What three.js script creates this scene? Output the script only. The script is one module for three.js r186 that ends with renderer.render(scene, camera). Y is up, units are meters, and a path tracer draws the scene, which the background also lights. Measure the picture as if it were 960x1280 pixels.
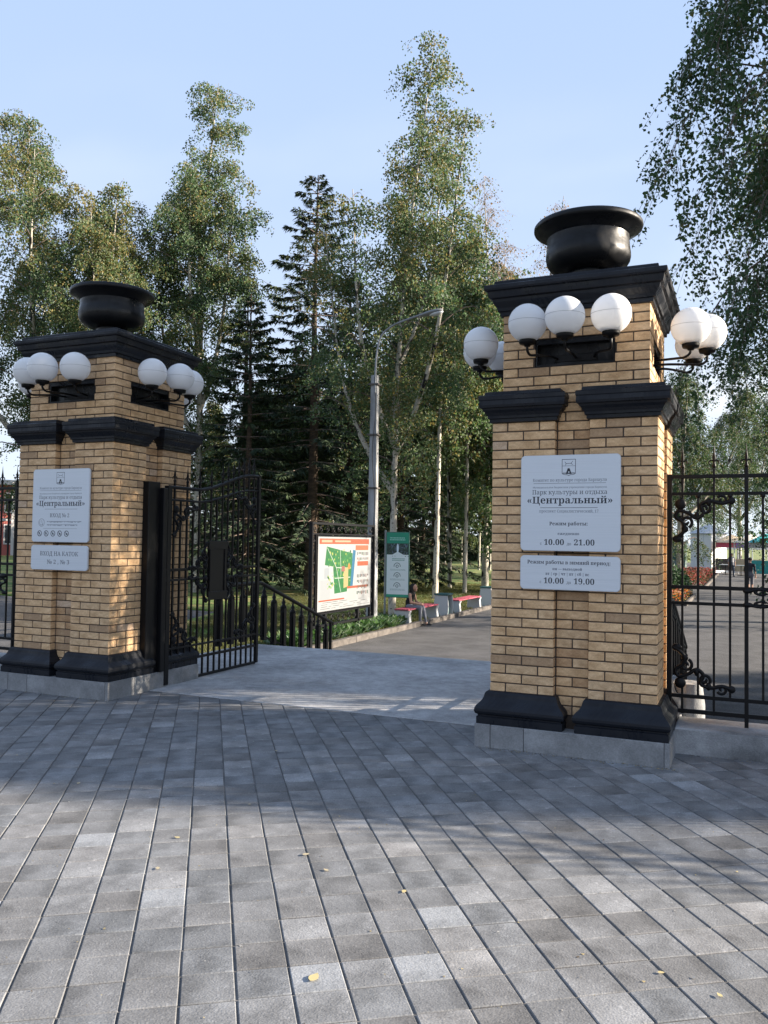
import * as THREE from 'three';
import { mergeGeometries } from 'three/addons/utils/BufferGeometryUtils.js';
import { MarchingCubes } from 'three/addons/objects/MarchingCubes.js';

// ---------------------------------------------------------------- camera, sky, sun, exposure
const scene = new THREE.Scene();
const camera = new THREE.PerspectiveCamera(63.53, 0.75, 0.05, 1500);
camera.rotation.order = 'YXZ';
camera.position.set(1.9957, 1.63, 6.4235);
camera.rotation.set(0.0348, 0.4129, 0.0147);
camera.updateMatrixWorld(true);
const renderer = new THREE.WebGLRenderer({ antialias: true });
renderer.setSize(768, 1024);
renderer.toneMapping = THREE.LinearToneMapping;
renderer.toneMappingExposure = 3.3;
renderer.shadowMap.enabled = true;

const SUN_EL = 17.5 * Math.PI / 180;
const SUN = new THREE.Vector3(0.92 * Math.cos(SUN_EL), Math.sin(SUN_EL), -0.39 * Math.cos(SUN_EL)).normalize();
const sun = new THREE.DirectionalLight(new THREE.Color().setRGB(1.0, 0.88, 0.73), 5.0);
sun.name = 'sun';
sun.position.copy(SUN).multiplyScalar(100);
sun.castShadow = true;
sun.shadow.mapSize.set(4096, 4096);
Object.assign(sun.shadow.camera, { left: -60, right: 60, top: 60, bottom: -60, near: 1, far: 220 });
scene.add(sun, sun.target);

// value noise, seeded
const hash2 = (x, y, s) => { let h = Math.imul(x, 374761393) + Math.imul(y, 668265263) + Math.imul(s, 974711); h = Math.imul(h ^ (h >>> 13), 1274126177); return ((h ^ (h >>> 16)) >>> 0) / 4294967296; };
const sm = (t) => t * t * (3 - 2 * t);
function vnoise(x, y, per, s) {
  const x0 = Math.floor(x), y0 = Math.floor(y), fx = sm(x - x0), fy = sm(y - y0);
  const w = (v) => (per ? ((v % per) + per) % per : v);
  const a = hash2(w(x0), w(y0), s), b = hash2(w(x0 + 1), w(y0), s), c = hash2(w(x0), w(y0 + 1), s), d = hash2(w(x0 + 1), w(y0 + 1), s);
  return (a + (b - a) * fx) + ((c + (d - c) * fx) - (a + (b - a) * fx)) * fy;
}
function fbm(x, y, per, s, oct = 4) {
  let v = 0, a = 0.5, n = 0;
  for (let i = 0; i < oct; i++) { v += a * vnoise(x, y, per, s + i * 17); n += a; a *= 0.5; x *= 2; y *= 2; if (per) per *= 2; }
  return v / n;
}
function rng(seed) { let s = seed | 0; return () => { s = (s + 0x6d2b79f5) | 0; let t = Math.imul(s ^ (s >>> 15), 1 | s); t = (t + Math.imul(t ^ (t >>> 7), 61 | t)) ^ t; return ((t ^ (t >>> 14)) >>> 0) / 4294967296; }; }
const mix = (a, b, t) => a + (b - a) * t, clamp = (v, a = 0, b = 1) => Math.min(b, Math.max(a, v));

// sky: pale evening blue, whiter towards the horizon, thin cloud low down
{
  const W = 1024, H = 512, d = new Float32Array(W * H * 4);
  for (let j = 0; j < H; j++) for (let i = 0; i < W; i++) {
    const az = ((i + 0.5) / W - 0.5) * 2 * Math.PI, up = ((j + 0.5) / H - 0.5) * Math.PI;
    const y = Math.sin(up), x = Math.cos(up) * Math.cos(az), z = Math.cos(up) * Math.sin(az);
    const k = Math.pow(1 - clamp(y), 3.4), s = clamp(x * SUN.x + y * SUN.y + z * SUN.z);
    let c = [mix(0.385, 0.80, k), mix(0.525, 0.885, k), mix(0.80, 0.96, k)];
    const glow = Math.pow(s, 8) * 0.5; c = [c[0] + glow, c[1] + glow * 0.85, c[2] + glow * 0.6];
    if (y > 0) {
      const sc = 1 / (y + 0.18), n = fbm(x * sc * 1.3 + 9, z * sc * 2.6 + 4, 0, 3, 5), m = clamp((n - 0.45) * 4.0) * clamp(1 - y * 2.0) * clamp(y * 14);
      const wc = [1.05, 1.05, 1.05]; c = c.map((v, q) => mix(v, wc[q], m * 0.75));
    } else { const g = clamp(-y * 6); c = c.map((v, q) => mix(v * 0.8, [0.16, 0.16, 0.15][q], g)); }
    const o = (j * W + i) * 4; d[o] = c[0] * 0.385; d[o + 1] = c[1] * 0.385; d[o + 2] = c[2] * 0.385; d[o + 3] = 1;
  }
  const t = new THREE.DataTexture(d, W, H, THREE.RGBAFormat, THREE.FloatType);
  t.mapping = THREE.EquirectangularReflectionMapping; t.magFilter = THREE.LinearFilter; t.needsUpdate = true;
  scene.background = t; scene.environment = t;
}

// ---------------------------------------------------------------- helpers
const used = new Map();
function numbered(n) { const k = used.get(n) || 0; used.set(n, k + 1); return k ? n + '_' + String(k).padStart(3, '0') : n; }
function shade(o) { o.traverse((m) => { if (m.isMesh) { m.castShadow = true; m.receiveShadow = true; } }); return o; }
function thing(name, label, category, pos = [0, 0, 0], turn = 0, group) {
  const o = new THREE.Group(); o.name = numbered(name); o.position.set(...pos); o.rotation.y = turn;
  o.userData = { label, category }; if (group) o.userData.group = group; scene.add(o); return o;
}
function part(name, geo, mat, parent, extra) {
  const m = new THREE.Mesh(geo, mat); m.name = name; m.castShadow = m.receiveShadow = true; if (extra) Object.assign(m.userData, extra); parent.add(m); return m;
}
function struct(name, geo, mat, label, kind = 'structure', category) {
  const m = new THREE.Mesh(geo, mat); m.name = numbered(name); m.castShadow = m.receiveShadow = true; m.userData = { kind, label, category }; scene.add(m); return m;
}
const V = (x, y, z) => new THREE.Vector3(x, y, z);
const move = (g, x, y, z) => g.translate(x, y, z);

// mesh builder: indexed triangles with uv (metres) and colour
class MB {
  constructor() { this.p = []; this.n = []; this.u = []; this.c = []; this.i = []; this.col = [1, 1, 1]; }
  v(x, y, z, nx, ny, nz, u = 0, w = 0) { this.p.push(x, y, z); this.n.push(nx, ny, nz); this.u.push(u, w); this.c.push(this.col[0], this.col[1], this.col[2]); return this.p.length / 3 - 1; }
  tube(pts, rad, sides = 6, cap = true) {
    let prev = null, len = 0; const N = pts.length;
    let t = pts[1].clone().sub(pts[0]).normalize();
    let a = Math.abs(t.y) < 0.9 ? V(0, 1, 0) : V(1, 0, 0); let bx = a.clone().cross(t).normalize(), by = t.clone().cross(bx);
    const first = this.p.length / 3;
    for (let k = 0; k < N; k++) {
      if (k > 0) len += pts[k].distanceTo(pts[k - 1]);
      t = pts[Math.min(k + 1, N - 1)].clone().sub(pts[Math.max(k - 1, 0)]).normalize();
      bx.addScaledVector(t, -bx.dot(t)).normalize(); by = t.clone().cross(bx);
      const r = typeof rad === 'number' ? rad : rad[k];
      const ring = [];
      for (let s = 0; s <= sides; s++) {
        const q = s / sides * Math.PI * 2, cx = Math.cos(q), sy = Math.sin(q);
        const nx = bx.x * cx + by.x * sy, ny = bx.y * cx + by.y * sy, nz = bx.z * cx + by.z * sy;
        ring.push(this.v(pts[k].x + nx * r, pts[k].y + ny * r, pts[k].z + nz * r, nx, ny, nz, s / sides, len));
      }
      if (prev) for (let s = 0; s < sides; s++) this.i.push(prev[s], prev[s + 1], ring[s + 1], prev[s], ring[s + 1], ring[s]);
      prev = ring;
    }
    if (cap) { for (let s = 1; s < sides - 1; s++) this.i.push(prev[0], prev[s], prev[s + 1], first, first + s + 1, first + s); }
    return this;
  }
  leaf(x, y, z, dx, dy, dz, sx, sy, sz, L, W) { // a folded diamond: tip direction d, side direction s
    let nx = dy * sz - dz * sy, ny = dz * sx - dx * sz, nz = dx * sy - dy * sx; const q = 1 / (Math.hypot(nx, ny, nz) || 1); nx *= q; ny *= q; nz *= q;
    const b = W * 0.22;
    const a = this.v(x, y, z, nx, ny, nz, 0, 0), e = this.v(x + dx * L * 0.45 + sx * W * 0.5 + nx * b, y + dy * L * 0.45 + sy * W * 0.5 + ny * b, z + dz * L * 0.45 + sz * W * 0.5 + nz * b, nx, ny, nz, 1, 0);
    const c = this.v(x + dx * L, y + dy * L, z + dz * L, nx, ny, nz, 1, 1), f = this.v(x + dx * L * 0.45 - sx * W * 0.5 + nx * b, y + dy * L * 0.45 - sy * W * 0.5 + ny * b, z + dz * L * 0.45 - sz * W * 0.5 + nz * b, nx, ny, nz, 0, 1);
    this.i.push(a, c, e, a, f, c);
  }
  geo() {
    const g = new THREE.BufferGeometry();
    g.setAttribute('position', new THREE.Float32BufferAttribute(this.p, 3)); g.setAttribute('normal', new THREE.Float32BufferAttribute(this.n, 3));
    g.setAttribute('uv', new THREE.Float32BufferAttribute(this.u, 2)); g.setAttribute('color', new THREE.Float32BufferAttribute(this.c, 3)); g.setIndex(this.i); return g;
  }
}
// box with chamfered edges; uv in metres, one vertex colour
function chamferBox(w, h, d, c = 0.004, col = [1, 1, 1], ou = 0, ov = 0) {
  const X = w / 2, Y = h / 2, Z = d / 2, P = [], N = [], U = [], C = [];
  const px = (s) => [s[0] * X, s[1] * (Y - c), s[2] * (Z - c)], py = (s) => [s[0] * (X - c), s[1] * Y, s[2] * (Z - c)], pz = (s) => [s[0] * (X - c), s[1] * (Y - c), s[2] * Z];
  const poly = (vs) => {
    const a = vs[0], b = vs[1], e = vs[2]; const u = [b[0] - a[0], b[1] - a[1], b[2] - a[2]], v = [e[0] - a[0], e[1] - a[1], e[2] - a[2]];
    let n = [u[1] * v[2] - u[2] * v[1], u[2] * v[0] - u[0] * v[2], u[0] * v[1] - u[1] * v[0]]; const l = Math.hypot(...n); n = n.map((q) => q / l);
    const m = vs.reduce((s, q) => [s[0] + q[0], s[1] + q[1], s[2] + q[2]], [0, 0, 0]);
    if (n[0] * m[0] + n[1] * m[1] + n[2] * m[2] < 0) { vs = vs.slice().reverse(); n = n.map((q) => -q); }
    const ax = Math.abs(n[0]), ay = Math.abs(n[1]), az = Math.abs(n[2]);
    for (let k = 1; k < vs.length - 1; k++) for (const q of [vs[0], vs[k], vs[k + 1]]) {
      P.push(...q); N.push(...n); C.push(...col);
      if (ay >= ax && ay >= az) U.push(q[0] + ou, q[2] + ov); else if (ax >= az) U.push(q[2] + ou, q[1] + ov); else U.push(q[0] + ou, q[1] + ov);
    }
  };
  const S = [-1, 1];
  for (const s of S) {
    poly([px([s, -1, -1]), px([s, 1, -1]), px([s, 1, 1]), px([s, -1, 1])]); poly([py([-1, s, -1]), py([1, s, -1]), py([1, s, 1]), py([-1, s, 1])]); poly([pz([-1, -1, s]), pz([1, -1, s]), pz([1, 1, s]), pz([-1, 1, s])]);
    for (const t of S) {
      poly([px([s, t, -1]), px([s, t, 1]), py([s, t, 1]), py([s, t, -1])]); poly([px([s, -1, t]), px([s, 1, t]), pz([s, 1, t]), pz([s, -1, t])]); poly([py([-1, s, t]), py([1, s, t]), pz([1, s, t]), pz([-1, s, t])]);
      for (const r of S) poly([px([s, t, r]), py([s, t, r]), pz([s, t, r])]);
    }
  }
  const g = new THREE.BufferGeometry();
  g.setAttribute('position', new THREE.Float32BufferAttribute(P, 3)); g.setAttribute('normal', new THREE.Float32BufferAttribute(N, 3)); g.setAttribute('uv', new THREE.Float32BufferAttribute(U, 2)); g.setAttribute('color', new THREE.Float32BufferAttribute(C, 3));
  return g;
}
const cbox = (x0, x1, y0, y1, z0, z1, c = 0.004, col) => move(chamferBox(x1 - x0, y1 - y0, z1 - z0, c, col, (x0 * 7.3) % 1, (z0 * 5.1) % 1), (x0 + x1) / 2, (y0 + y1) / 2, (z0 + z1) / 2);
// mitred moulding: for a rectangle, profile [[offset, y], ...] swept round its four sides
function rectLoft(x0, x1, z0, z1, prof, capTop = true, capBottom = true) {
  const P = [], U = []; const ring = ([o, y]) => [V(x0 - o, y, z1 + o), V(x1 + o, y, z1 + o), V(x1 + o, y, z0 - o), V(x0 - o, y, z0 - o)];
  const quad = (a, b, c, d) => { for (const q of [a, b, c, a, c, d]) { P.push(q.x, q.y, q.z); U.push(q.x + q.z, q.y); } };
  for (let k = 0; k < prof.length - 1; k++) { const A = ring(prof[k]), B = ring(prof[k + 1]); for (let s = 0; s < 4; s++) quad(A[s], A[(s + 1) % 4], B[(s + 1) % 4], B[s]); }
  if (capTop) { const T = ring(prof[prof.length - 1]); quad(T[0], T[1], T[2], T[3]); }
  if (capBottom) { const T = ring(prof[0]); quad(T[3], T[2], T[1], T[0]); }
  const g = new THREE.BufferGeometry(); g.setAttribute('position', new THREE.Float32BufferAttribute(P, 3)); g.setAttribute('uv', new THREE.Float32BufferAttribute(U, 2)); g.computeVertexNormals(); return g;
}
const lathe = (prof, seg = 48) => new THREE.LatheGeometry(prof.map(([r, y]) => new THREE.Vector2(r, y)), seg);
const curve = (pts, n = 24) => new THREE.CatmullRomCurve3(pts.map((q) => V(...q))).getPoints(n);
const tubeGeo = (pts, r, sides = 8, n = 24) => new MB().tube(pts.length > 2 ? curve(pts, n) : pts.map((q) => V(...q)), r, sides).geo();

// ---------------------------------------------------------------- textures and materials
function tex(size, fn, rep = 1, srgb = true) {
  const d = new Uint8Array(size * size * 4);
  for (let y = 0; y < size; y++) for (let x = 0; x < size; x++) { const c = fn(x / size, y / size); const o = (y * size + x) * 4; d[o] = clamp(c[0]) * 255; d[o + 1] = clamp(c[1]) * 255; d[o + 2] = clamp(c[2]) * 255; d[o + 3] = 255; }
  const t = new THREE.DataTexture(d, size, size); t.wrapS = t.wrapT = THREE.RepeatWrapping; t.magFilter = THREE.LinearFilter; t.minFilter = THREE.LinearMipmapLinearFilter; t.generateMipmaps = true;
  if (srgb) t.colorSpace = THREE.SRGBColorSpace; t.repeat.set(rep, rep); t.needsUpdate = true; return t;
}
const g3 = (v) => [v, v, v];
const speckleTex = tex(512, (u, v) => { const a = fbm(u * 8, v * 8, 8, 1), b = vnoise(u * 256, v * 256, 256, 5), c = vnoise(u * 90, v * 90, 90, 9); return g3(0.80 + (a - 0.5) * 0.4 + (b - 0.5) * 0.16 + (c > 0.86 ? 0.08 : c < 0.1 ? -0.09 : 0)); }, 1);
const speckleBump = tex(512, (u, v) => g3(0.5 + (fbm(u * 32, v * 32, 32, 41) - 0.5) * 0.5 + (vnoise(u * 200, v * 200, 200, 6) - 0.5) * 0.7), 1, false);
const brickTex = tex(512, (u, v) => { const a = fbm(u * 10, v * 20, 10, 11), b = vnoise(u * 200, v * 200, 200, 15), c = fbm(u * 40, v * 60, 40, 19, 2); return [0.84 + (a - 0.5) * 0.25 + (b - 0.5) * 0.1 + (c - 0.5) * 0.1, 0.83 + (a - 0.5) * 0.3 + (b - 0.5) * 0.1 + (c - 0.5) * 0.12, 0.81 + (a - 0.5) * 0.36 + (b - 0.5) * 0.1 + (c - 0.5) * 0.12]; }, 1.5);
const concreteTex = tex(1024, (u, v) => { const a = fbm(u * 4, v * 4, 4, 21, 6), b = vnoise(u * 300, v * 300, 300, 25), c = fbm(u * 16, v * 16, 16, 27, 4), st = clamp((fbm(u * 7, v * 7, 7, 29, 4) - 0.58) * 5); return g3(0.82 + (a - 0.5) * 0.6 + (b - 0.5) * 0.09 + (c - 0.5) * 0.3 - st * 0.16); }, 0.4);
const apronTex = tex(1024, (u, v) => { const a = fbm(u * 6, v * 6, 6, 121, 5), b = vnoise(u * 400, v * 400, 400, 125), c = fbm(u * 40, v * 40, 40, 127, 3); return g3(0.84 + (a - 0.5) * 0.26 + (b - 0.5) * 0.14 + (c - 0.5) * 0.2); }, 0.35);
const mouldTex = tex(512, (u, v) => { const a = fbm(u * 5, v * 5, 5, 131, 5), b = fbm(u * 40, v * 10, 40, 135, 3); return g3(0.45 + (a - 0.5) * 0.7 + (b - 0.5) * 0.35); }, 1.2, false);
const asphaltTex = tex(512, (u, v) => { const a = fbm(u * 5, v * 5, 5, 31, 4), b = vnoise(u * 230, v * 230, 230, 35); return g3(0.72 + (a - 0.5) * 0.3 + (b - 0.5) * 0.35); }, 0.5);
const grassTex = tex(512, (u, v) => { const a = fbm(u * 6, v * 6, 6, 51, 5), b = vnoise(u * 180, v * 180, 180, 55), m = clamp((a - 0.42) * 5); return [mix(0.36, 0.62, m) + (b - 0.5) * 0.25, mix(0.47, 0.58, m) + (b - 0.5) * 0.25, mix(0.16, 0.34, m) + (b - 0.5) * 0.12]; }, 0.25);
const birchTex = tex(512, (u, v) => {
  const l = fbm(u * 4, v * 26, 4, 61, 3), m = fbm(u * 3, v * 5, 3, 67, 4), f = vnoise(u * 40, v * 160, 40, 63);
  let k = 0.86 - (f - 0.5) * 0.12; if (l > 0.7) k = 0.2; if (m > 0.6) k = mix(k, 0.1, clamp((m - 0.6) * 12)); return [k, k * 0.97, k * 0.92];
}, 1, true); birchTex.repeat.set(1, 0.55);
const barkTex = tex(256, (u, v) => { const a = fbm(u * 8, v * 30, 8, 71, 4), k = 0.22 + a * 0.3; return [k, k * 0.86, k * 0.72]; }, 1);
const std = (o) => new THREE.MeshStandardMaterial(o);
const lin = (r, g, b) => new THREE.Color().setRGB(r, g, b);
const M = {
  paver: std({ map: speckleTex, bumpMap: speckleBump, bumpScale: 0.0012, vertexColors: true, roughness: 0.82 }),
  sand: std({ color: lin(0.17, 0.165, 0.16), map: speckleTex, roughness: 1 }),
  plaza: std({ color: lin(0.26, 0.26, 0.26), map: speckleTex, roughness: 0.9 }),
  brick: std({ map: brickTex, bumpMap: speckleBump, bumpScale: 0.0015, vertexColors: true, roughness: 0.75 }),
  mortar: std({ color: lin(0.07, 0.052, 0.04), roughness: 1, bumpMap: speckleBump, bumpScale: 0.003 }),
  black: new THREE.MeshPhysicalMaterial({ color: lin(0.007, 0.008, 0.01), roughness: 0.85, roughnessMap: mouldTex, specularIntensity: 0.5, bumpMap: mouldTex, bumpScale: 0.002 }),
  moulding: new THREE.MeshPhysicalMaterial({ color: lin(0.009, 0.011, 0.016), roughness: 1, roughnessMap: mouldTex, specularIntensity: 0.5, bumpMap: mouldTex, bumpScale: 0.004 }),
  iron: new THREE.MeshPhysicalMaterial({ color: lin(0.006, 0.006, 0.007), roughness: 0.4, specularIntensity: 0.4 }),
  concrete: std({ color: lin(0.44, 0.445, 0.45), map: concreteTex, bumpMap: speckleBump, bumpScale: 0.003, roughness: 0.88 }),
  apron: std({ color: lin(0.5, 0.495, 0.49), map: apronTex, bumpMap: speckleBump, bumpScale: 0.002, roughness: 0.85 }),
  asphalt: std({ color: lin(0.16, 0.155, 0.155), map: asphaltTex, bumpMap: speckleBump, bumpScale: 0.004, roughness: 0.92 }),
  grass: std({ color: lin(0.78, 0.78, 0.78), map: grassTex, roughness: 1 }),
  steel: std({ color: lin(0.58, 0.61, 0.64), roughness: 0.5, metalness: 0.25 }),
  globe: new THREE.MeshPhysicalMaterial({ color: lin(0.93, 0.93, 0.93), roughness: 0.92, transmission: 0.42, thickness: 0, ior: 1.45, clearcoat: 0.8, clearcoatRoughness: 0.12 }),
  seam: std({ color: lin(0.42, 0.42, 0.42), roughness: 0.5 }),
  kerb: std({ color: lin(0.165, 0.145, 0.13), map: speckleTex, bumpMap: speckleBump, bumpScale: 0.003, roughness: 0.9 }),
  white: std({ color: lin(0.46, 0.47, 0.48), roughness: 0.6 }),
  leaf: new THREE.MeshPhysicalMaterial({ vertexColors: true, roughness: 0.95, transmission: 0.5, thickness: 0, specularIntensity: 0.6 }),
  needle: std({ vertexColors: true, roughness: 0.8 }),
  birchBark: std({ color: lin(0.62, 0.61, 0.58), map: birchTex, roughness: 0.85 }),
  twig: std({ color: lin(0.16, 0.12, 0.10), roughness: 0.9 }),
  darkBark: std({ color: lin(0.5, 0.46, 0.42), map: barkTex, bumpMap: barkTex, bumpScale: 0.02, roughness: 0.95 }),
};
// the park lies 0.7 m below the plaza; FAR(x, z) gives surveyed places on that level
const YG = -0.7, K = 1.43;
const FAR = (x, z) => [2 + K * (x - 2), 6.42 + K * (z - 6.42)];
const GX0 = 0.0986, B = 1.29, E0 = 0.0986, PITCH = 5.2975, LZ = -0.061, YB = 0.4336, COURSE = 0.075, PL = 1.487, HB = 0.178;

// ---------------------------------------------------------------- ground, plaza, apron, paths, lawns
function sheet(x0, x1, z0, z1, y) { const g = new THREE.PlaneGeometry(x1 - x0, z1 - z0, 1, 1); g.rotateX(-Math.PI / 2); g.translate((x0 + x1) / 2, y, (z0 + z1) / 2); const p = g.attributes.position, u = g.attributes.uv; for (let k = 0; k < p.count; k++) u.setXY(k, p.getX(k), p.getZ(k)); return g; }
function polySheet(pts, y) { const s = new THREE.Shape(pts.map(([x, z]) => new THREE.Vector2(x, -z))); const g = new THREE.ShapeGeometry(s); g.rotateX(-Math.PI / 2); g.translate(0, y, 0); const p = g.attributes.position, u = g.attributes.uv; for (let k = 0; k < p.count; k++) u.setXY(k, p.getX(k), p.getZ(k)); return g; }
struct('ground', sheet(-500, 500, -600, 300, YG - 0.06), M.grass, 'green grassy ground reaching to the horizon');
struct('asphalt_path', polySheet([[-90, -0.9], [26, -0.9], [26, -112], [-6.25, -112], [-6.25, -8.3], [-5.1, -7.2], [-5.1, -3.5], [-9.5, -3.5], [-13.2, -15.6], [-90, -26]], YG - 0.004), M.asphalt, 'wide grey asphalt park alley beyond the gate');
{ // lawn, a little higher than the path, with a soil edge
  const s = new THREE.Shape([[-6.3, -8.2], [-5.1, -7.2], [-5.1, -3.5], [-9.5, -3.5], [-13.2, -15.6], [-90, -26], [-90, -140], [-6.3, -140]].map(([x, z]) => new THREE.Vector2(x, -z)));
  const g = new THREE.ExtrudeGeometry(s, { depth: 0.1, bevelEnabled: false }); g.rotateX(-Math.PI / 2); g.translate(0, YG - 0.05, 0);
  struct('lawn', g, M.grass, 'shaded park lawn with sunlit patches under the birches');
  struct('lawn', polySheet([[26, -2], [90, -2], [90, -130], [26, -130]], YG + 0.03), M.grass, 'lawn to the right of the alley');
}
struct('concrete_apron', cbox(-5.05, 1.25, -0.8, 0.006, -4.58, -0.70, 0.006), M.apron, 'smooth pale concrete slab in the gateway');
{ const st = new THREE.Group(); st.name = 'steps'; st.userData = { kind: 'structure', label: 'concrete steps down from the gateway to the park alley' }; scene.add(st); for (let k = 0; k < 4; k++) part('step', cbox(-5.04, 1.24, -0.8, -0.14 * (k + 1), -4.585 - 0.5 * (k + 1), -4.585 - 0.5 * k - 0.003, 0.006), M.concrete, st); }

// pavers
const frustumXY = (x, y, z) => { const q = V(x, y, z).project(camera); return q; };
{
  const plaza = new THREE.Group(); plaza.name = 'plaza'; plaza.userData = { kind: 'structure', label: 'plaza of square grey concrete pavers in front of the gate' }; scene.add(plaza);
  const base = part('sand_bed', polySheet([[-60, -0.9], [60, -0.9], [60, 60], [-60, 60]], -0.006), M.sand, plaza);
  const ea = -0.619, a = [Math.sin(ea), -Math.cos(ea)], b = [Math.cos(ea), Math.sin(ea)], O = [0.43, 4.01], S = 0.2, r = rng(77);
  const ang = -ea; // box local x along b, local z along -a
  const tone = (t, warm) => [t * (1 + warm), t, t * (1 - warm)];
  const list = [], variants = [];
  const tones = [0.205, 0.224, 0.238, 0.25, 0.268, 0.294, 0.33, 0.38];
  for (let k = 0; k < 24; k++) { const t = tones[k % 8]; variants.push(chamferBox(0.1925, 0.06, 0.1940, 0.0035, tone(t, (r() - 0.62) * 0.06), r(), r())); }
  for (let i = -75; i < 60; i++) { const slip = (r() - 0.5) * 0.005;
    for (let j = -45; j < 75; j++) {
      const jx = (r() - 0.5) * 0.003, jy = (r() - 0.5) * 0.003, pick = r(), pick2 = r(), tilt = (r() - 0.5) * 0.008, tilt2 = (r() - 0.5) * 0.008;
      const s = (i + 0.5) * S + jx, t = (j + 0.5) * S + slip - 0.05, x = O[0] + b[0] * s + a[0] * t, z = O[1] + b[1] * s + a[1] * t;
      if (z < -0.84 || z > 6.3 || x < -12 || x > 7) continue;
      const q = frustumXY(x, 0, z); if (q.z > 1 || q.x < -1.5 || q.x > 1.5 || q.y < -1.4) continue;
      const d = Math.hypot(x - camera.position.x, z - camera.position.z);
      // patches of newer, paler and older, darker pavers
      const n = fbm(x * 0.8 + 20, z * 0.8 + 20, 0, 91, 3) - 0.5; let k = Math.floor(clamp(0.42 + n * 0.9 + (pick - 0.5) * 0.75 + (pick2 > 0.9 ? 0.32 : 0), 0, 0.999) * 8) + 8 * Math.floor(pick2 * 2.999);
      list.push({ x, z, y: -0.0305 + jy, k, d, t1: tilt, t2: tilt2, seen: Math.abs(q.x) < 0.99 && q.y > -0.99 });
    } }
  const near = list.filter((o) => o.seen).sort((p, q) => p.d - q.d).slice(0, 300), set = new Set(near);
  const place = (o) => new THREE.Matrix4().makeRotationFromEuler(new THREE.Euler(o.t1, ang, o.t2)).setPosition(o.x, o.y, o.z);
  near.forEach((o) => { const m = part('paver', variants[o.k], M.paver, plaza); m.applyMatrix4(place(o)); });
  part('pavers', mergeGeometries(list.filter((o) => !set.has(o)).map((o) => variants[o.k].clone().applyMatrix4(place(o)))), M.paver, plaza, { kind: 'stuff' });
}
// path kerb stones
{
  const k = new THREE.Group(); k.name = 'path_kerb'; k.userData = { kind: 'structure', label: 'low kerb of pinkish concrete stones between path and lawn' }; scene.add(k); const r = rng(5);
  for (let i = 0; i < 30; i++) { const g = cbox(-6.33 + (r() - 0.5) * 0.02, -6.19, YG - 0.08, YG + 0.13 + (r() - 0.5) * 0.014, -8.4 - (i + 1) * 1.2, -8.4 - i * 1.2 - 0.01, 0.014); part('kerb_stone', g, M.kerb, k); }
}

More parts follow.
